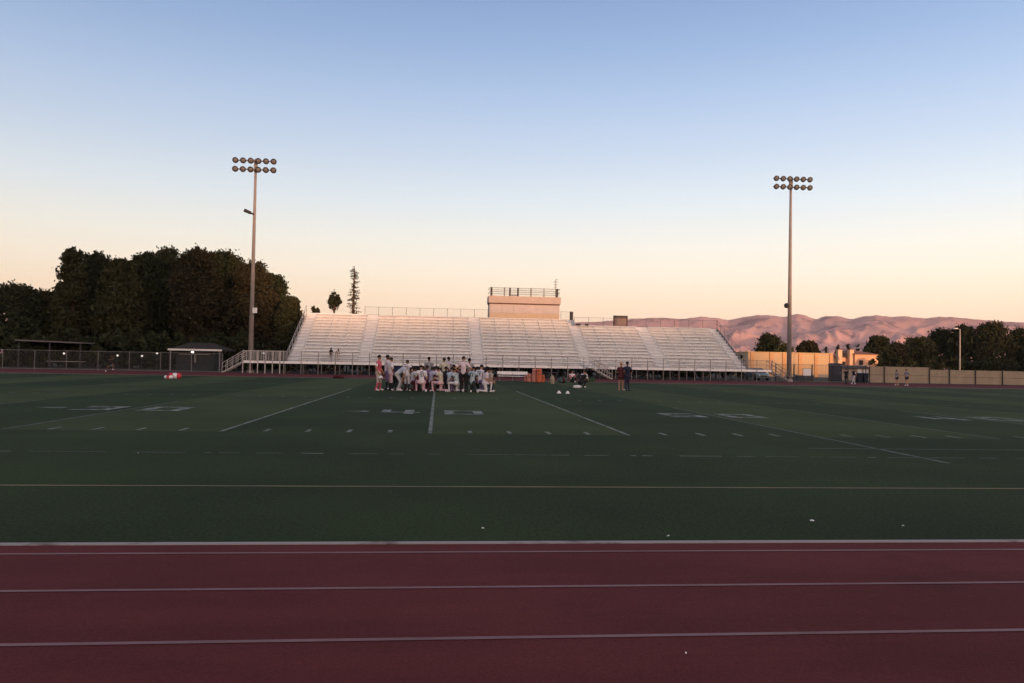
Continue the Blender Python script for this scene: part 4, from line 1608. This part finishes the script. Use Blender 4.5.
def body_mesh(kind, pads, longhair, wear):
    """wear: dict of tag->material name handled per face; returns mesh and head data"""
    j = pose(kind)
    pd = 1.0 + (.22 if pads else 0)
    segs = [  # a, b, r0, r1, tag
        ('pel', 'spi', .135, .13, 'top'), ('spi', 'che', .13, .15 * (1.08 if pads else 1), 'top'), ('che', 'nek', .15 * (1.1 if pads else 1), .06, 'top'), ('nek', 'hed', .055, .055, 'skin'),
        ('shR', 'shL', .085 * pd * 1.08, .085 * pd * 1.08, 'top'),
        ('hiL', 'hiR', .125, .125, 'bot')]
    for s in 'LR':
        segs += [('sh' + s, 'el' + s, .068 * pd, .046, 'sleeve'), ('el' + s, 'wr' + s, .043, .029, 'skin'),
                 ('hi' + s, 'kn' + s, .098, .065, 'thigh'), ('kn' + s, 'an' + s, .060, .042, 'shin'), ('an' + s, 'to' + s, .046, .036, 'shoe')]
    b = MB()
    info = []
    for a, c, r0, r1, tg in segs:
        p, q = j[a], j[c]
        P0, ax_, prof = cap(p, q, r0, r1)
        b.lathe(prof, P0, 12, None, ax_)
        info.append((p, q, (r0 + r1) / 2, tg))
    # heel
    for s in 'LR':
        b.ball(j['an' + s] + Vector((0, .03, -.045)), (.042, .055, .042), 10, 6)
    # head: skull, jaw, nose, ears
    nd = (j['hed'] - j['nek']).normalized()
    tilt = Vector((0, -1, 0)) - nd * nd.dot(Vector((0, -1, 0)))
    fwd = tilt.normalized() if tilt.length > .2 else Vector((0, 0, -1))
    sd = fwd.cross(nd).normalized()
    hc = j['hed'] + nd * .045

    def hp(f, u, s):
        return hc + fwd * f + nd * u + sd * s
    b.ball(hp(-.012, .02, 0), (.078, .092, .098), 14, 10)
    P0, ax_, prof = cap(hp(.02, -.02, 0), hp(.052, -.088, 0), .066, .032)
    b.lathe(prof, P0, 12, None, ax_)
    P0, ax_, prof = cap(hp(.085, .005, 0), hp(.108, -.028, 0), .010, .016)
    b.lathe(prof, P0, 8, None, ax_)
    for s in (-1, 1):
        b.ball(hp(-.01, -.012, s * .080), (.012, .022, .032), 8, 6)
    info.append((hp(0, -.09, 0), hp(0, .06, 0), .09, 'skin'))
    me = b.mesh('body')
    o = bpy.data.objects.new('tmp', me)
    COL.objects.link(o)
    md = o.modifiers.new('r', 'REMESH')
    md.mode = 'VOXEL'
    md.voxel_size = .0155
    md.use_smooth_shade = True
    sm = o.modifiers.new('s', 'SMOOTH')
    sm.factor = .5
    sm.iterations = 3
    dg = bpy.context.evaluated_depsgraph_get()
    me2 = bpy.data.meshes.new_from_object(o.evaluated_get(dg))
    bpy.data.objects.remove(o)
    # append hands: palm, four fingers and a thumb
    nv = len(me2.vertices)
    hb = MB()
    for s in 'LR':
        wr, el = j['wr' + s], j['el' + s]
        d = (wr - el).normalized()
        side = Vector((1 if s == 'L' else -1, 0, 0))
        fw_ = Vector((0, -1, 0)) - d * d.dot(Vector((0, -1, 0)))
        fw_ = fw_.normalized() if fw_.length > .1 else Vector((1, 0, 0))
        pn = d.cross(fw_).normalized()          # palm normal
        inw = -side
        if pn.dot(inw) < 0:
            pn = -pn
        c0 = wr + d * .0
        P0, ax_, prof = cap(wr - d * .01, wr + d * .075, .030, .036)
        hb.lathe(prof, P0, 10, None, ax_)
        for k, (ln, off) in enumerate(((.066, .027), (.076, .009), (.070, -.009), (.054, -.027))):
            a0 = wr + d * .085 + fw_ * off
            a1 = a0 + d * ln * .5 + pn * ln * .12
            a2 = a1 + d * ln * .32 + pn * ln * .28
            a3 = a2 + d * ln * .10 + pn * ln * .28
            hb.tube([a0 - d * .02, a1, a2, a3], [.0095, .009, .0083, .0065], 6)
        t0 = wr + d * .025 + fw_ * .028
        hb.tube([t0, t0 + fw_ * .03 + d * .025 + pn * .01, t0 + fw_ * .036 + d * .06 + pn * .02], [.012, .0105, .008], 6)
    hm = hb.mesh('hands')
    bm = bmesh.new()
    bm.from_mesh(me2)
    n0 = len(bm.faces)
    bm.from_mesh(hm)
    bm.to_mesh(me2)
    bm.free()
    # eyes and mouth are painted by position
    V = np.empty(len(me2.vertices) * 3, dtype=np.float32)
    me2.vertices.foreach_get('co', V)
    V = V.reshape(-1, 3)
    ctr = np.array([np.mean(V[list(p.vertices)], axis=0) for p in me2.polygons])
    D = []
    for p, q, r, tg in info:
        p_, q_ = np.array(p), np.array(q)
        dv = q_ - p_
        tt = np.clip(((ctr - p_) @ dv) / max(1e-9, dv @ dv), 0, 1)
        dist = np.linalg.norm(ctr - (p_ + tt[:, None] * dv), axis=1) - r
        D.append((dist, tt, tg))
    best = np.argmin(np.array([d[0] for d in D]), axis=0)
    tags = []
    for i, bi in enumerate(best):
        tg = D[bi][2]
        if i >= n0:
            tg = 'skin'
        elif tg == 'sleeve':
            tg = 'sleeve_hi' if D[bi][1][i] < .72 else 'skin'
        elif tg == 'thigh':
            tg = 'thigh_hi' if D[bi][1][i] < .55 else 'thigh_lo'
        elif tg == 'shin':
            tg = 'shin_hi' if D[bi][1][i] < .35 else 'shin_lo'
        elif tg == 'skin':
            rel = Vector(ctr[i]) - hc
            f_, u_, s_ = rel.dot(fwd), rel.dot(nd), rel.dot(sd)
            if f_ > .055 and abs(abs(s_) - .032) < .014 and abs(u_ - .003) < .010:
                tg = 'eye'
            elif f_ > .06 and abs(s_) < .028 and abs(u_ + .062) < .008:
                tg = 'mouth'
        tags.append(tg)
    head = (hc, fwd, nd, sd)
    return me2, tags, head


def hair_mesh(head, style):
    hc, fwd, nd, sd = head
    b = MB()
    seg, rings = 16, 9
    vs, fs = [], []
    q = random.Random(4)
    for i in range(rings + 1):
        th = math.pi * .60 * i / rings
        for k in range(seg):
            a = 2 * math.pi * k / seg
            f = math.cos(a)
            # the hair line is higher over the face
            t2 = th * (1 - .34 * max(0, f) ** 1.5)
            e = 1.0 + q.uniform(-.03, .05)
            r = .104 if style != 'bun' else .108
            p = hc + nd * (.022 + r * 1.04 * math.cos(t2) * e) + fwd * (-.014 + r * 1.02 * math.sin(t2) * f * e) + sd * (r * .90 * math.sin(t2) * math.sin(a) * e)
            vs.append(p)
    for i in range(rings):
        for k in range(seg):
            fs.append((i * seg + k, (i + 1) * seg + k, (i + 1) * seg + (k + 1) % seg, i * seg + (k + 1) % seg))
    fs.append(tuple(range(rings * seg, (rings + 1) * seg)))
    b.add(vs, fs)
    if style == 'long':
        c = hc - fwd * .07
        b.tube([c + nd * .04, c - nd * .08 - fwd * .02, c - nd * .22 - fwd * .02, c - nd * .30], [.085, .085, .075, .03], 10)
    if style == 'big':
        b.ball(hc + nd * .05 - fwd * .03, (.125, .13, .125), 14, 9)
        b.tube([hc - fwd * .06 + nd * .02, hc - fwd * .09 - nd * .2], [.11, .06], 10)
    if style == 'cap':
        pass
    return b


CL = {
    'white': (.60, .58, .60), 'pinkwhite': (.60, .50, .53), 'lav': (.46, .41, .50), 'teal': (.42, .50, .53), 'red': (.48, .10, .13), 'beige': (.42, .36, .30), 'yellowish': (.46, .43, .33),
    'grey': (.24, .23, .24), 'black': (.02, .02, .022), 'navy': (.022, .025, .05), 'maroon': (.10, .03, .035), 'pink': (.58, .38, .42), 'palegrey': (.42, .41, .42), 'dkgreen': (.035, .05, .045),
    'orange': (.55, .22, .06), 'purple': (.16, .11, .20), 'ltblue': (.46, .50, .58)}


def cloth(n):
    return mat('cloth_' + n, CL[n], .85, .12, 14)


def person(label, x, y, rz, kind='stand', top='white', bot='beige', sleeve=None, shin='skin', shoe='white', hair='short', hairm=HAIR, skin=SKIN, pads=False, shorts=False, sc_=1.0, z=0.0, group=None, num=None):
    key = (kind, pads)
    if key not in BODY_CACHE:
        BODY_CACHE[key] = body_mesh(kind, pads, False, None)
    me, tags, head = BODY_CACHE[key]
    me = me.copy()
    me.name = 'body'
    me.materials.clear()
    T, B = cloth(top), cloth(bot)
    SLV = T if sleeve is None else (skin if sleeve == 'skin' else cloth(sleeve))
    SH = skin if shin == 'skin' else cloth(shin)
    table = {'top': T, 'bot': B, 'sleeve_hi': SLV, 'skin': skin, 'thigh_hi': B, 'thigh_lo': (SH if shorts else B), 'shin_hi': (SH if shorts or shin != 'skin' else B), 'shin_lo': SH if (shorts or shin != 'skin') else B,
             'shoe': cloth(shoe), 'eye': EYE, 'mouth': mat('lips', (.25, .09, .07), .6)}
    ms = []
    for m in table.values():
        if m not in ms:
            ms.append(m)
    for m in ms:
        me.materials.append(m)
    me.polygons.foreach_set('material_index', [ms.index(table[t]) for t in tags])
    me.polygons.foreach_set('use_smooth', [True] * len(me.polygons))
    o = link('person', me, None, (x, y, z))
    o.rotation_euler = (0, 0, rz)
    o.scale = (sc_,) * 3
    tag(o, label, 'person', group)
    hair_mesh(head, hair).build('hair', hairm, o, True)
    if num:
        # dark figures on the back of the jersey, following its curve
        V = np.array([v.co[:] for v in me.vertices])
        j = pose(kind)
        cz = j['che'].z + .03
        if num == '8':
            strokes = [(-.07, .07, .10, .13), (-.07, .07, -.015, .015), (-.07, .07, -.13, -.10), (-.075, -.04, -.10, .10), (.04, .075, -.10, .10)]
        else:
            strokes = [(-.10, -.06, -.10, .10), (-.02, .10, .07, .11), (.06, .10, -.10, .07)]
        b = MB()
        for x0, x1, z0, z1 in strokes:
            nx, nz = max(1, round((x1 - x0) / .03)), max(1, round((z1 - z0) / .04))
            vs = []
            for a in range(nx + 1):
                for c in range(nz + 1):
                    xx, zz = x0 + (x1 - x0) * a / nx, cz + z0 + (z1 - z0) * c / nz
                    near = V[(abs(V[:, 0] - xx) < .03) & (abs(V[:, 2] - zz) < .03)]
                    vs.append((xx, (near[:, 1].max() if len(near) else .15) + .006, zz))
            b.add(vs, [(a * (nz + 1) + c, a * (nz + 1) + c + 1, (a + 1) * (nz + 1) + c + 1, (a + 1) * (nz + 1) + c) for a in range(nx) for c in range(nz)])
        b.build('jersey_number', cloth('navy'), o)
    return o


GP = 'football players gathered round the coach'


def ply(px, Y, label, rz, **k):
    k.setdefault('pads', True)
    k.setdefault('group', GP)
    return person(label, ax(px, Y, .6), Y, R(rz), **k)


# rz: 0 faces the camera, 180 faces the stand, 90 faces right
P1 = ply(378.5, 41.6, 'standing player at the left end in a red vest over beige pants and red socks', 75, kind='wide', top='red', sleeve='white', bot='beige', shin='red', sc_=1.05, pads=False)
ply(387.0, 43.2, 'tall standing player in pale pink shirt, second from the left end of the group', 100, top='pinkwhite', bot='purple', shin='black', kind='folded', sc_=1.06, skin=SKIN2)
ply(390.6, 42.0, 'standing player in white jersey and pink pants, head lower than the one behind him', 110, top='white', bot='pink', shin='black', kind='hips', sc_=.99)
ply(394.6, 43.6, 'player in navy jersey bending forward behind the light blue one', 120, top='navy', bot='black', kind='bend', sc_=1.03, skin=SKIN2)
ply(399.3, 41.8, 'player bending forward with hands on knees in light blue jersey', 75, top='ltblue', bot='palegrey', kind='bend', sc_=1.02)
P5 = ply(407.0, 41.6, 'dark-haired player standing in white jersey with black sleeves among the kneeling ones', 150, top='white', sleeve='black', bot='palegrey', shin='black', kind='hips', sc_=.92, num='dark')
ply(403.4, 43.4, 'kneeling player in black jersey behind the bending light blue player', 140, top='black', bot='maroon', kind='kneel', sc_=.98)
ply(412.8, 42.6, 'kneeling player in white top and maroon pants beside the standing dark-haired one', 120, top='white', sleeve='black', bot='maroon', kind='kneel', sc_=.95, skin=SKIN2)
ply(417.2, 43.0, 'kneeling player in maroon at the left shoulder of the broad white jersey', 150, top='maroon', bot='black', kind='kneel', sc_=.93, skin=SKIN2)
ply(421.5, 41.3, 'big kneeling player with broad white jersey, back to the camera, and pink pants', 195, top='white', bot='pink', kind='kneel', sc_=1.04, num='8')
ply(425.9, 43.0, 'low kneeling player in purple behind the broad white jersey', 160, top='purple', bot='maroon', kind='kneel', sc_=1.03, skin=SKIN2)
ply(428.7, 45.6, 'standing person in grey shirt behind the broad white kneeling player', 175, top='grey', bot='black', pads=False, sc_=1.03, skin=SKIN2)
ply(431.5, 42.0, 'kneeling player in lavender jersey right of the broad white one', 120, top='lav', sleeve='black', bot='maroon', kind='kneel', sc_=.99, skin=SKIN2)
ply(436.2, 43.4, 'kneeling player in white jersey half hidden behind the lavender one', 180, top='pinkwhite', bot='black', kind='kneel', sc_=1.02, skin=SKIN2)
ply(440.5, 41.5, 'kneeling player in yellowish jersey and pink pants in the middle of the group', 240, top='yellowish', sleeve='maroon', bot='pink', kind='kneel', sc_=.97)
ply(443.8, 45.2, 'standing person in yellowish shirt, left of the two standing at the back middle', 180, top='yellowish', bot='black', pads=False, sc_=1.02, skin=SKIN2)
ply(448.2, 45.8, 'standing person in lavender shirt, right of the two standing at the back middle', 150, top='lav', bot='black', pads=False, kind='folded', sc_=1.05, skin=SKIN2)
ply(445.4, 42.6, 'kneeling player in black behind the yellowish jersey', 170, top='black', bot='maroon', kind='kneel', sc_=1.0, skin=SKIN2)
ply(449.6, 41.8, 'kneeling player in pale teal jersey left of the coach, farther of two', 130, top='teal', sleeve='navy', bot='purple', kind='kneel', sc_=.97)
ply(453.8, 43.6, 'kneeling player in dark maroon jersey behind the two pale teal ones', 180, top='maroon', bot='black', kind='kneel', sc_=1.08, skin=SKIN2)
ply(456.6, 41.5, 'kneeling player in pale teal jersey with white legs next to the coach', 235, top='teal', sleeve='navy', bot='white', kind='kneel', sc_=.95)
ply(459.6, 43.8, 'kneeling player in black half hidden by the coach', 190, top='black', bot='maroon', kind='kneel', sc_=1.08)
COACH = ply(463.2, 41.4, 'coach standing in a white polo and dark trousers, back to the camera', 172, top='pinkwhite', bot='black', sleeve='pinkwhite', kind='hips', shoe='black', pads=False, sc_=1.06, group='coaches')
ply(469.2, 45.0, 'dark-haired person standing behind the coach in a grey shirt', 200, top='grey', bot='black', pads=False, sc_=1.01, skin=SKIN2)
ply(472.2, 41.8, 'kneeling player in pale teal jersey and dark green pants right of the coach', 150, top='teal', sleeve='dkgreen', bot='dkgreen', kind='kneel', sc_=1.02, num='dark')
ply(475.8, 43.4, 'kneeling player in maroon right of the coach, behind the dark green pants', 140, top='maroon', bot='black', kind='kneel', sc_=1.02, skin=SKIN2)
ply(479.6, 42.8, 'kneeling player in bright white jersey behind the long-haired one', 140, top='white', sleeve='purple', bot='purple', kind='kneel', sc_=1.10, num='dark')
ply(484.6, 41.5, 'kneeling long-haired player in pale pink at the right end of the group', 100, top='pinkwhite', bot='white', kind='kneel', hair='big', sc_=1.0)
ply(488.6, 42.6, 'kneeling player in beige top behind the long-haired one at the right end', 120, top='beige', bot='navy', kind='kneel', sc_=.96)

# coaches on the right and others
GO = 'people about the track and field'
person('standing adult in orange cap and dark red clothes beside the one in navy', ax(621, 47.5, .8), 47.5, R(150), kind='folded', top='maroon', bot='maroon', shin='skin', shorts=True, shoe='white', sc_=.97, group='coaches', hairm=mat('orange_cap', (.45, .18, .06), .7, .1, 20))
person('standing adult all in navy, right of the pair right of the group', ax(627.3, 47.2, .8), 47.2, R(215), kind='hips', top='navy', bot='navy', shin='skin', shoe='palegrey', sc_=1.0, group='coaches', skin=SKIN2)
person('crouching player in black with white sleeves beside the gear on the far sideline', ax(581.6, 52, .5), 52.0, R(120), kind='crouch', top='black', sleeve='white', bot='black', sc_=1.05, group=GO)
person('seated person in a white and red top among the gear on the far sideline', ax(572.5, 66, .6), 66.0, R(20), kind='sit', top='pinkwhite', sleeve='red', bot='dkgreen', sc_=1.1, z=0.0, group=GO)
person('seated person in white left of the stairs in front of the bleachers', ax(584, 66.5, .6), 66.5, R(-20), kind='sit', top='white', bot='black', sc_=1.1, group=GO)
person('runner in dark clothes on the far track in front of the left wire fence', ax(110, 75, 1), 75.0, R(70), kind='run', top='black', bot='black', shin='skin', shorts=True, sc_=.96, skin=SKIN2, group=GO)
person('person with long dark hair in a black top on the walkway of the bleachers', ax(331, SY + .9, 2), SY + .9, R(160), kind='stand', top='black', bot='grey', hair='long', sc_=.83, z=DK, group=GO)
person('person in a tan top on the bleachers walkway beside the one in black', ax(338, SY + 1.1, 2), SY + 1.1, R(200), kind='folded', top='beige', bot='beige', hair='long', hairm=HAIRB, sc_=.80, z=DK, group=GO)
person('walker all in black before the wire fence, left of the dark bins', ax(846, 76, 1), 76.0, R(-60), kind='walk', top='black', bot='black', shoe='black', sc_=.88, group=GO)
person('walker in a black jacket and pale trousers next to the dark bins', ax(853.6, 76.4, 1), 76.4, R(-80), kind='walk', top='black', sleeve='white', bot='palegrey', shoe='white', sc_=.9, group=GO)
person('left one of two walkers in grey top and dark shorts before the tan screen', ax(897, 74.0, 1), 74.0, R(-75), kind='walk', top='grey', bot='black', shin='skin', shorts=True, sc_=.87, group=GO)
person('right one of two walkers in grey top and dark shorts before the tan screen', ax(906.8, 73.0, 1), 73.0, R(-70), kind='walk', top='grey', bot='black', shin='skin', shorts=True, sc_=.93, group=GO)


# ------------------------------------------------------------------ gear on the field
def helmet(label, x, y, z, m, rz=0, group='helmets'):
    t = empty('football_helmet', label, 'helmet', (x, y, z), rz, group)
    b = MB()
    seg, rings = 16, 8
    vs, fs = [], []
    for i in range(rings + 1):
        th = math.pi * .66 * i / rings
        for k in range(seg):
            a = 2 * math.pi * k / seg
            fr = max(0, -math.sin(a))
            t2 = th * (1 - .30 * fr ** 2)
            vs.append((.125 * math.sin(t2) * math.cos(a), .145 * math.sin(t2) * math.sin(a), .055 + .135 * math.cos(t2)))
    for i in range(rings):
        for k in range(seg):
            fs.append((i * seg + k, (i + 1) * seg + k, (i + 1) * seg + (k + 1) % seg, i * seg + (k + 1) % seg))
    b.add(vs, fs)
    b.build('shell', m, t, True)
    b = MB()
    for zz in (.0, .05):
        b.tube([(-.11, -.04, zz + .01), (-.08, -.17, zz), (0, -.21, zz), (.08, -.17, zz), (.11, -.04, zz + .01)], .007, 6)
    for xx in (-.04, .04):
        b.tube([(xx, -.2, .0), (xx, -.2, .05)], .006, 6)
    b.build('face_guard', GALV, t)
    return t


WH = mat('helmet_white', (.62, .61, .60), .3, .05, 3)
helmet('pale helmet hanging from the hand of the player in the red vest', P1.location.x + .12, 41.35, .62, WH, .4)
for px, Y, lab in ((559, 41.6, 'white marker cone on the grass, left of the pair in front of the seated people'), (567.6, 41.4, 'white marker cone on the grass, right of the pair in front of the seated people')):
    t = empty('marker_cone', lab, 'cone', (ax(px, Y, .1), Y, 0.008), 0, 'white marker cones')
    MB().lathe([(.125, 0), (.12, .012), (.06, .10), (.045, .135), (.03, .14)], (0, 0, 0), 18).build('cone', WHITE, t, True)


def bench():
    Y = 66.0
    x0, x1 = ax(497.5, Y, .5), ax(528, Y, .5)
    t = empty('team_bench', 'long white bench on the far sideline left of the orange dummies', 'bench', ((x0 + x1) / 2, Y, 0))
    hw = (x1 - x0) / 2
    MB().box(-hw, hw, -.16, .16, .42, .47).build('seat', WHITE, t)
    MB().box(-hw, hw, .20, .235, .58, .84).build('backrest', WHITE, t)
    for x in (-hw + .2, 0, hw - .2):
        b = MB()
        b.tube([(x, -.14, 0), (x, -.1, .415)], .025, 6)
        b.tube([(x, .26, 0), (x, .17, .47), (x, .25, .82)], .025, 6)
        b.tube([(x, -.1, .39), (x, .2, .39)], .02, 6)
        b.build('leg', GALV, t)


bench()
OR = mat('orange_vinyl', (.46, .12, .06), .45, .1, 3)
ORP = mat('coral_vinyl', (.50, .20, .15), .45, .1, 3)
for px, Y, h, r, m, lab in ((534.6, 64.5, 1.12, .21, ORP, 'tall coral tackling dummy, left of the two tallest beside the white bench'), (539.0, 64.2, 1.14, .22, OR, 'tall orange tackling dummy, right of the two tallest beside the white bench'),
                            (529.5, 64.8, .70, .21, ORP, 'short coral tackling dummy at the end of the white bench'), (542.6, 64.6, .62, .18, OR, 'short orange tackling dummy at the right end of the row'),
                            (526.2, 65.2, .55, .18, ORP, 'smallest coral tackling dummy in front of the white bench end')):
    t = empty('tackling_dummy', lab, 'tackling dummy', (ax(px, Y, .5), Y, 0), 0, 'tackling dummies on the far sideline')
    MB().lathe([(r * .8, 0), (r * .98, .03), (r, .10), (r, h - .12), (r * .9, h - .03), (r * .55, h)], (0, 0, 0), 18).build('bag', m, t, True)
    MB().tube([(-.1, -r * .99, h * .55), (-.09, -r - .06, h * .62), (.09, -r - .06, h * .62), (.1, -r * .99, h * .55)], .02, 6).build('handle', DKMET, t)
    MB().lathe([(r + .004, h * .8), (r + .004, h * .84)], (0, 0, 0), 18).build('strap', mat('dark_strap', (.12, .03, .02), .7), t)


def duffel(label, x, y, L, r, m, m2, rz):
    t = empty('duffel_bag', label, 'bag', (x, y, 0), rz, 'sports bags')
    b = MB()
    prof = [(r * .35, -L / 2), (r * .85, -L / 2 + .04), (r, -L / 2 + .14), (r * 1.03, 0), (r, L / 2 - .14), (r * .85, L / 2 - .04), (r * .35, L / 2)]
    b.lathe(prof, (0, 0, r * .95), 16, None, (1, 0, 0))
    b.build('body', m, t, True)
    MB().lathe([(r * 1.05, -L * .16), (r * 1.05, L * .16)], (0, 0, r * .955), 16, None, (1, 0, 0)).build('panel', m2, t, True)
    MB().tube([(-L * .2, -r * .5, r * 1.7), (-L * .12, -r * .2, r * 2.25), (L * .12, -r * .2, r * 2.25), (L * .2, -r * .5, r * 1.7)], .018, 6).build('handle', DKMET, t)


REDV = mat('red_vinyl', (.50, .05, .06), .5, .1, 4)
duffel('red duffel bag with a white panel lying before the snack hut', ax(175, 58, .2), 58.0, .85, .21, REDV, WHITE, .2)
duffel('white gear bag lying against the red duffel bag', ax(168.5, 57.4, .1), 57.4, .6, .13, WHITE, REDV, -.1)
duffel('dark maroon bag lying on the far track below the left part of the bleachers', ax(338.5, 66.5, .1), 66.5, .9, .16, mat('maroon_vinyl', (.06, .015, .02), .6, .1, 4), mat('maroon_vinyl', (0, 0, 0)), 0)
duffel('dark teal gear bag on the far sideline, right of the orange dummies', ax(562.5, 63.5, .3), 63.5, .75, .24, mat('teal_canvas', (.05, .09, .09), .8, .15, 4), mat('maroon_vinyl', (0, 0, 0)), .3)
duffel('flat pale bag lying beside the crouching player', ax(577, 51.0, .1), 51.0, .5, .10, WHITE, WHITE, .1)


def tall_bag():
    x = ax(552.3, 60, .4)
    t = empty('ball_bag', 'upright tan ball bag standing alone right of the orange dummies', 'bag', (x, 60, 0))
    MB().lathe([(.13, 0), (.17, .05), (.18, .35), (.15, .56), (.06, .64), (.09, .70)], (0, 0, 0), 14).build('sack', mat('tan_canvas', (.28, .24, .17), .85, .15, 4), t, True)
    MB().lathe([(.075, .625), (.08, .655)], (0, 0, 0), 12).build('drawstring', DKMET, t)
    # folding table behind
    x = ax(551.5, 70, .7)
    t = empty('folding_table', 'low dark folding table in front of the bleachers right of the orange dummies', 'table', (x, 70, 0))
    MB().lathe([(.62, .70), (.65, .72), (.65, .75), (.62, .77)], (0, 0, 0), 20).build('table_top', mat('dark_table', (.05, .04, .045), .6, .1, 3), t)
    for sx in (-1, 1):
        for sy in (-1, 1):
            MB().tube([(sx * .35, sy * .35, .7), (sx * .42, sy * .42, 0)], .02, 6).build('leg', DKMET, t)
    # crates
    x = ax(590, 68, .3)
    t = empty('crate', 'dark green crate with white bottles on the far sideline left of the stairs', 'crate', (x, 68, 0))
    MB().box(-.4, .4, -.25, .25, .02, .35).build('box', mat('green_plastic', (.03, .06, .035), .6, .1, 3), t)
    MB().box(-.43, .43, -.28, .28, .352, .39).build('rim', mat('green_plastic', (0, 0, 0)), t)


tall_bag()

# small litter on the near turf
lit = random.Random(12)
for px, py, lab in ((812, 522.5, 'white scrap of paper on the near turf, the larger on the right'), (903, 527, 'tiny pale scrap on the near turf at the right'), (668, 540.8, 'tiny pale scrap on the kerb left of the larger one'),
                    (483, 529.5, 'tiny tan leaf on the near turf at the middle'), (847.5, 540.5, 'tiny dark leaf on the kerb right of the middle'), (138, 454.2, 'tiny white scrap on the dashed line at the left'), (686, 655, 'tiny pale speck on the nearest running lane')):
    d = FW * FPX + RT * (px - 512) + UP * (341.5 - py)
    k = -CAM.z / d.z
    p = CAM + d * k
    s = .013 * p.y / 8 if 'larger' not in lab or 'left of' in lab else .026
    b = MB()
    vs = []
    for i in range(7):
        a = i / 7 * 6.28
        r = s * lit.uniform(.7, 1.3)
        vs.append((r * math.cos(a), r * math.sin(a) * 1.0, lit.uniform(.0, s * .7)))
    vs.append((0, 0, s * .8))
    b.add(vs + [(v[0], v[1], v[2] - .003) for v in vs], [(i, (i + 1) % 7, 7) for i in range(7)] + [(8 + i, 8 + (i + 1) % 7, 15) for i in range(7)])
    o = b.build('leaf' if 'leaf' in lab else 'paper_scrap', BARK if 'dark' in lab else WHITE, None, False, (p.x, p.y, .045 if 'kerb' in lab else .012))
    tag(o, lab, 'leaf' if 'leaf' in lab else 'litter', 'litter on the near ground')


# ------------------------------------------------------------------ evening haze
def haze():
    b = MB().box(-5200, 5200, -600, 5200, -1.5, 330)
    o = b.build('haze')
    m = bpy.data.materials.new('evening_air')
    m.use_nodes = True
    N, L = m.node_tree.nodes, m.node_tree.links
    N.remove(N['Principled BSDF'])
    v = N.new('ShaderNodeVolumePrincipled')
    v.inputs['Color'].default_value = (0.92, 0.84, 0.88, 1)
    v.inputs['Density'].default_value = HAZE
    v.inputs['Anisotropy'].default_value = 0.0
    L.new(v.outputs['Volume'], N['Material Output'].inputs['Volume'])
    o.data.materials.append(m)
    o['kind'] = 'stuff'


HAZE = 4.5e-5
haze()
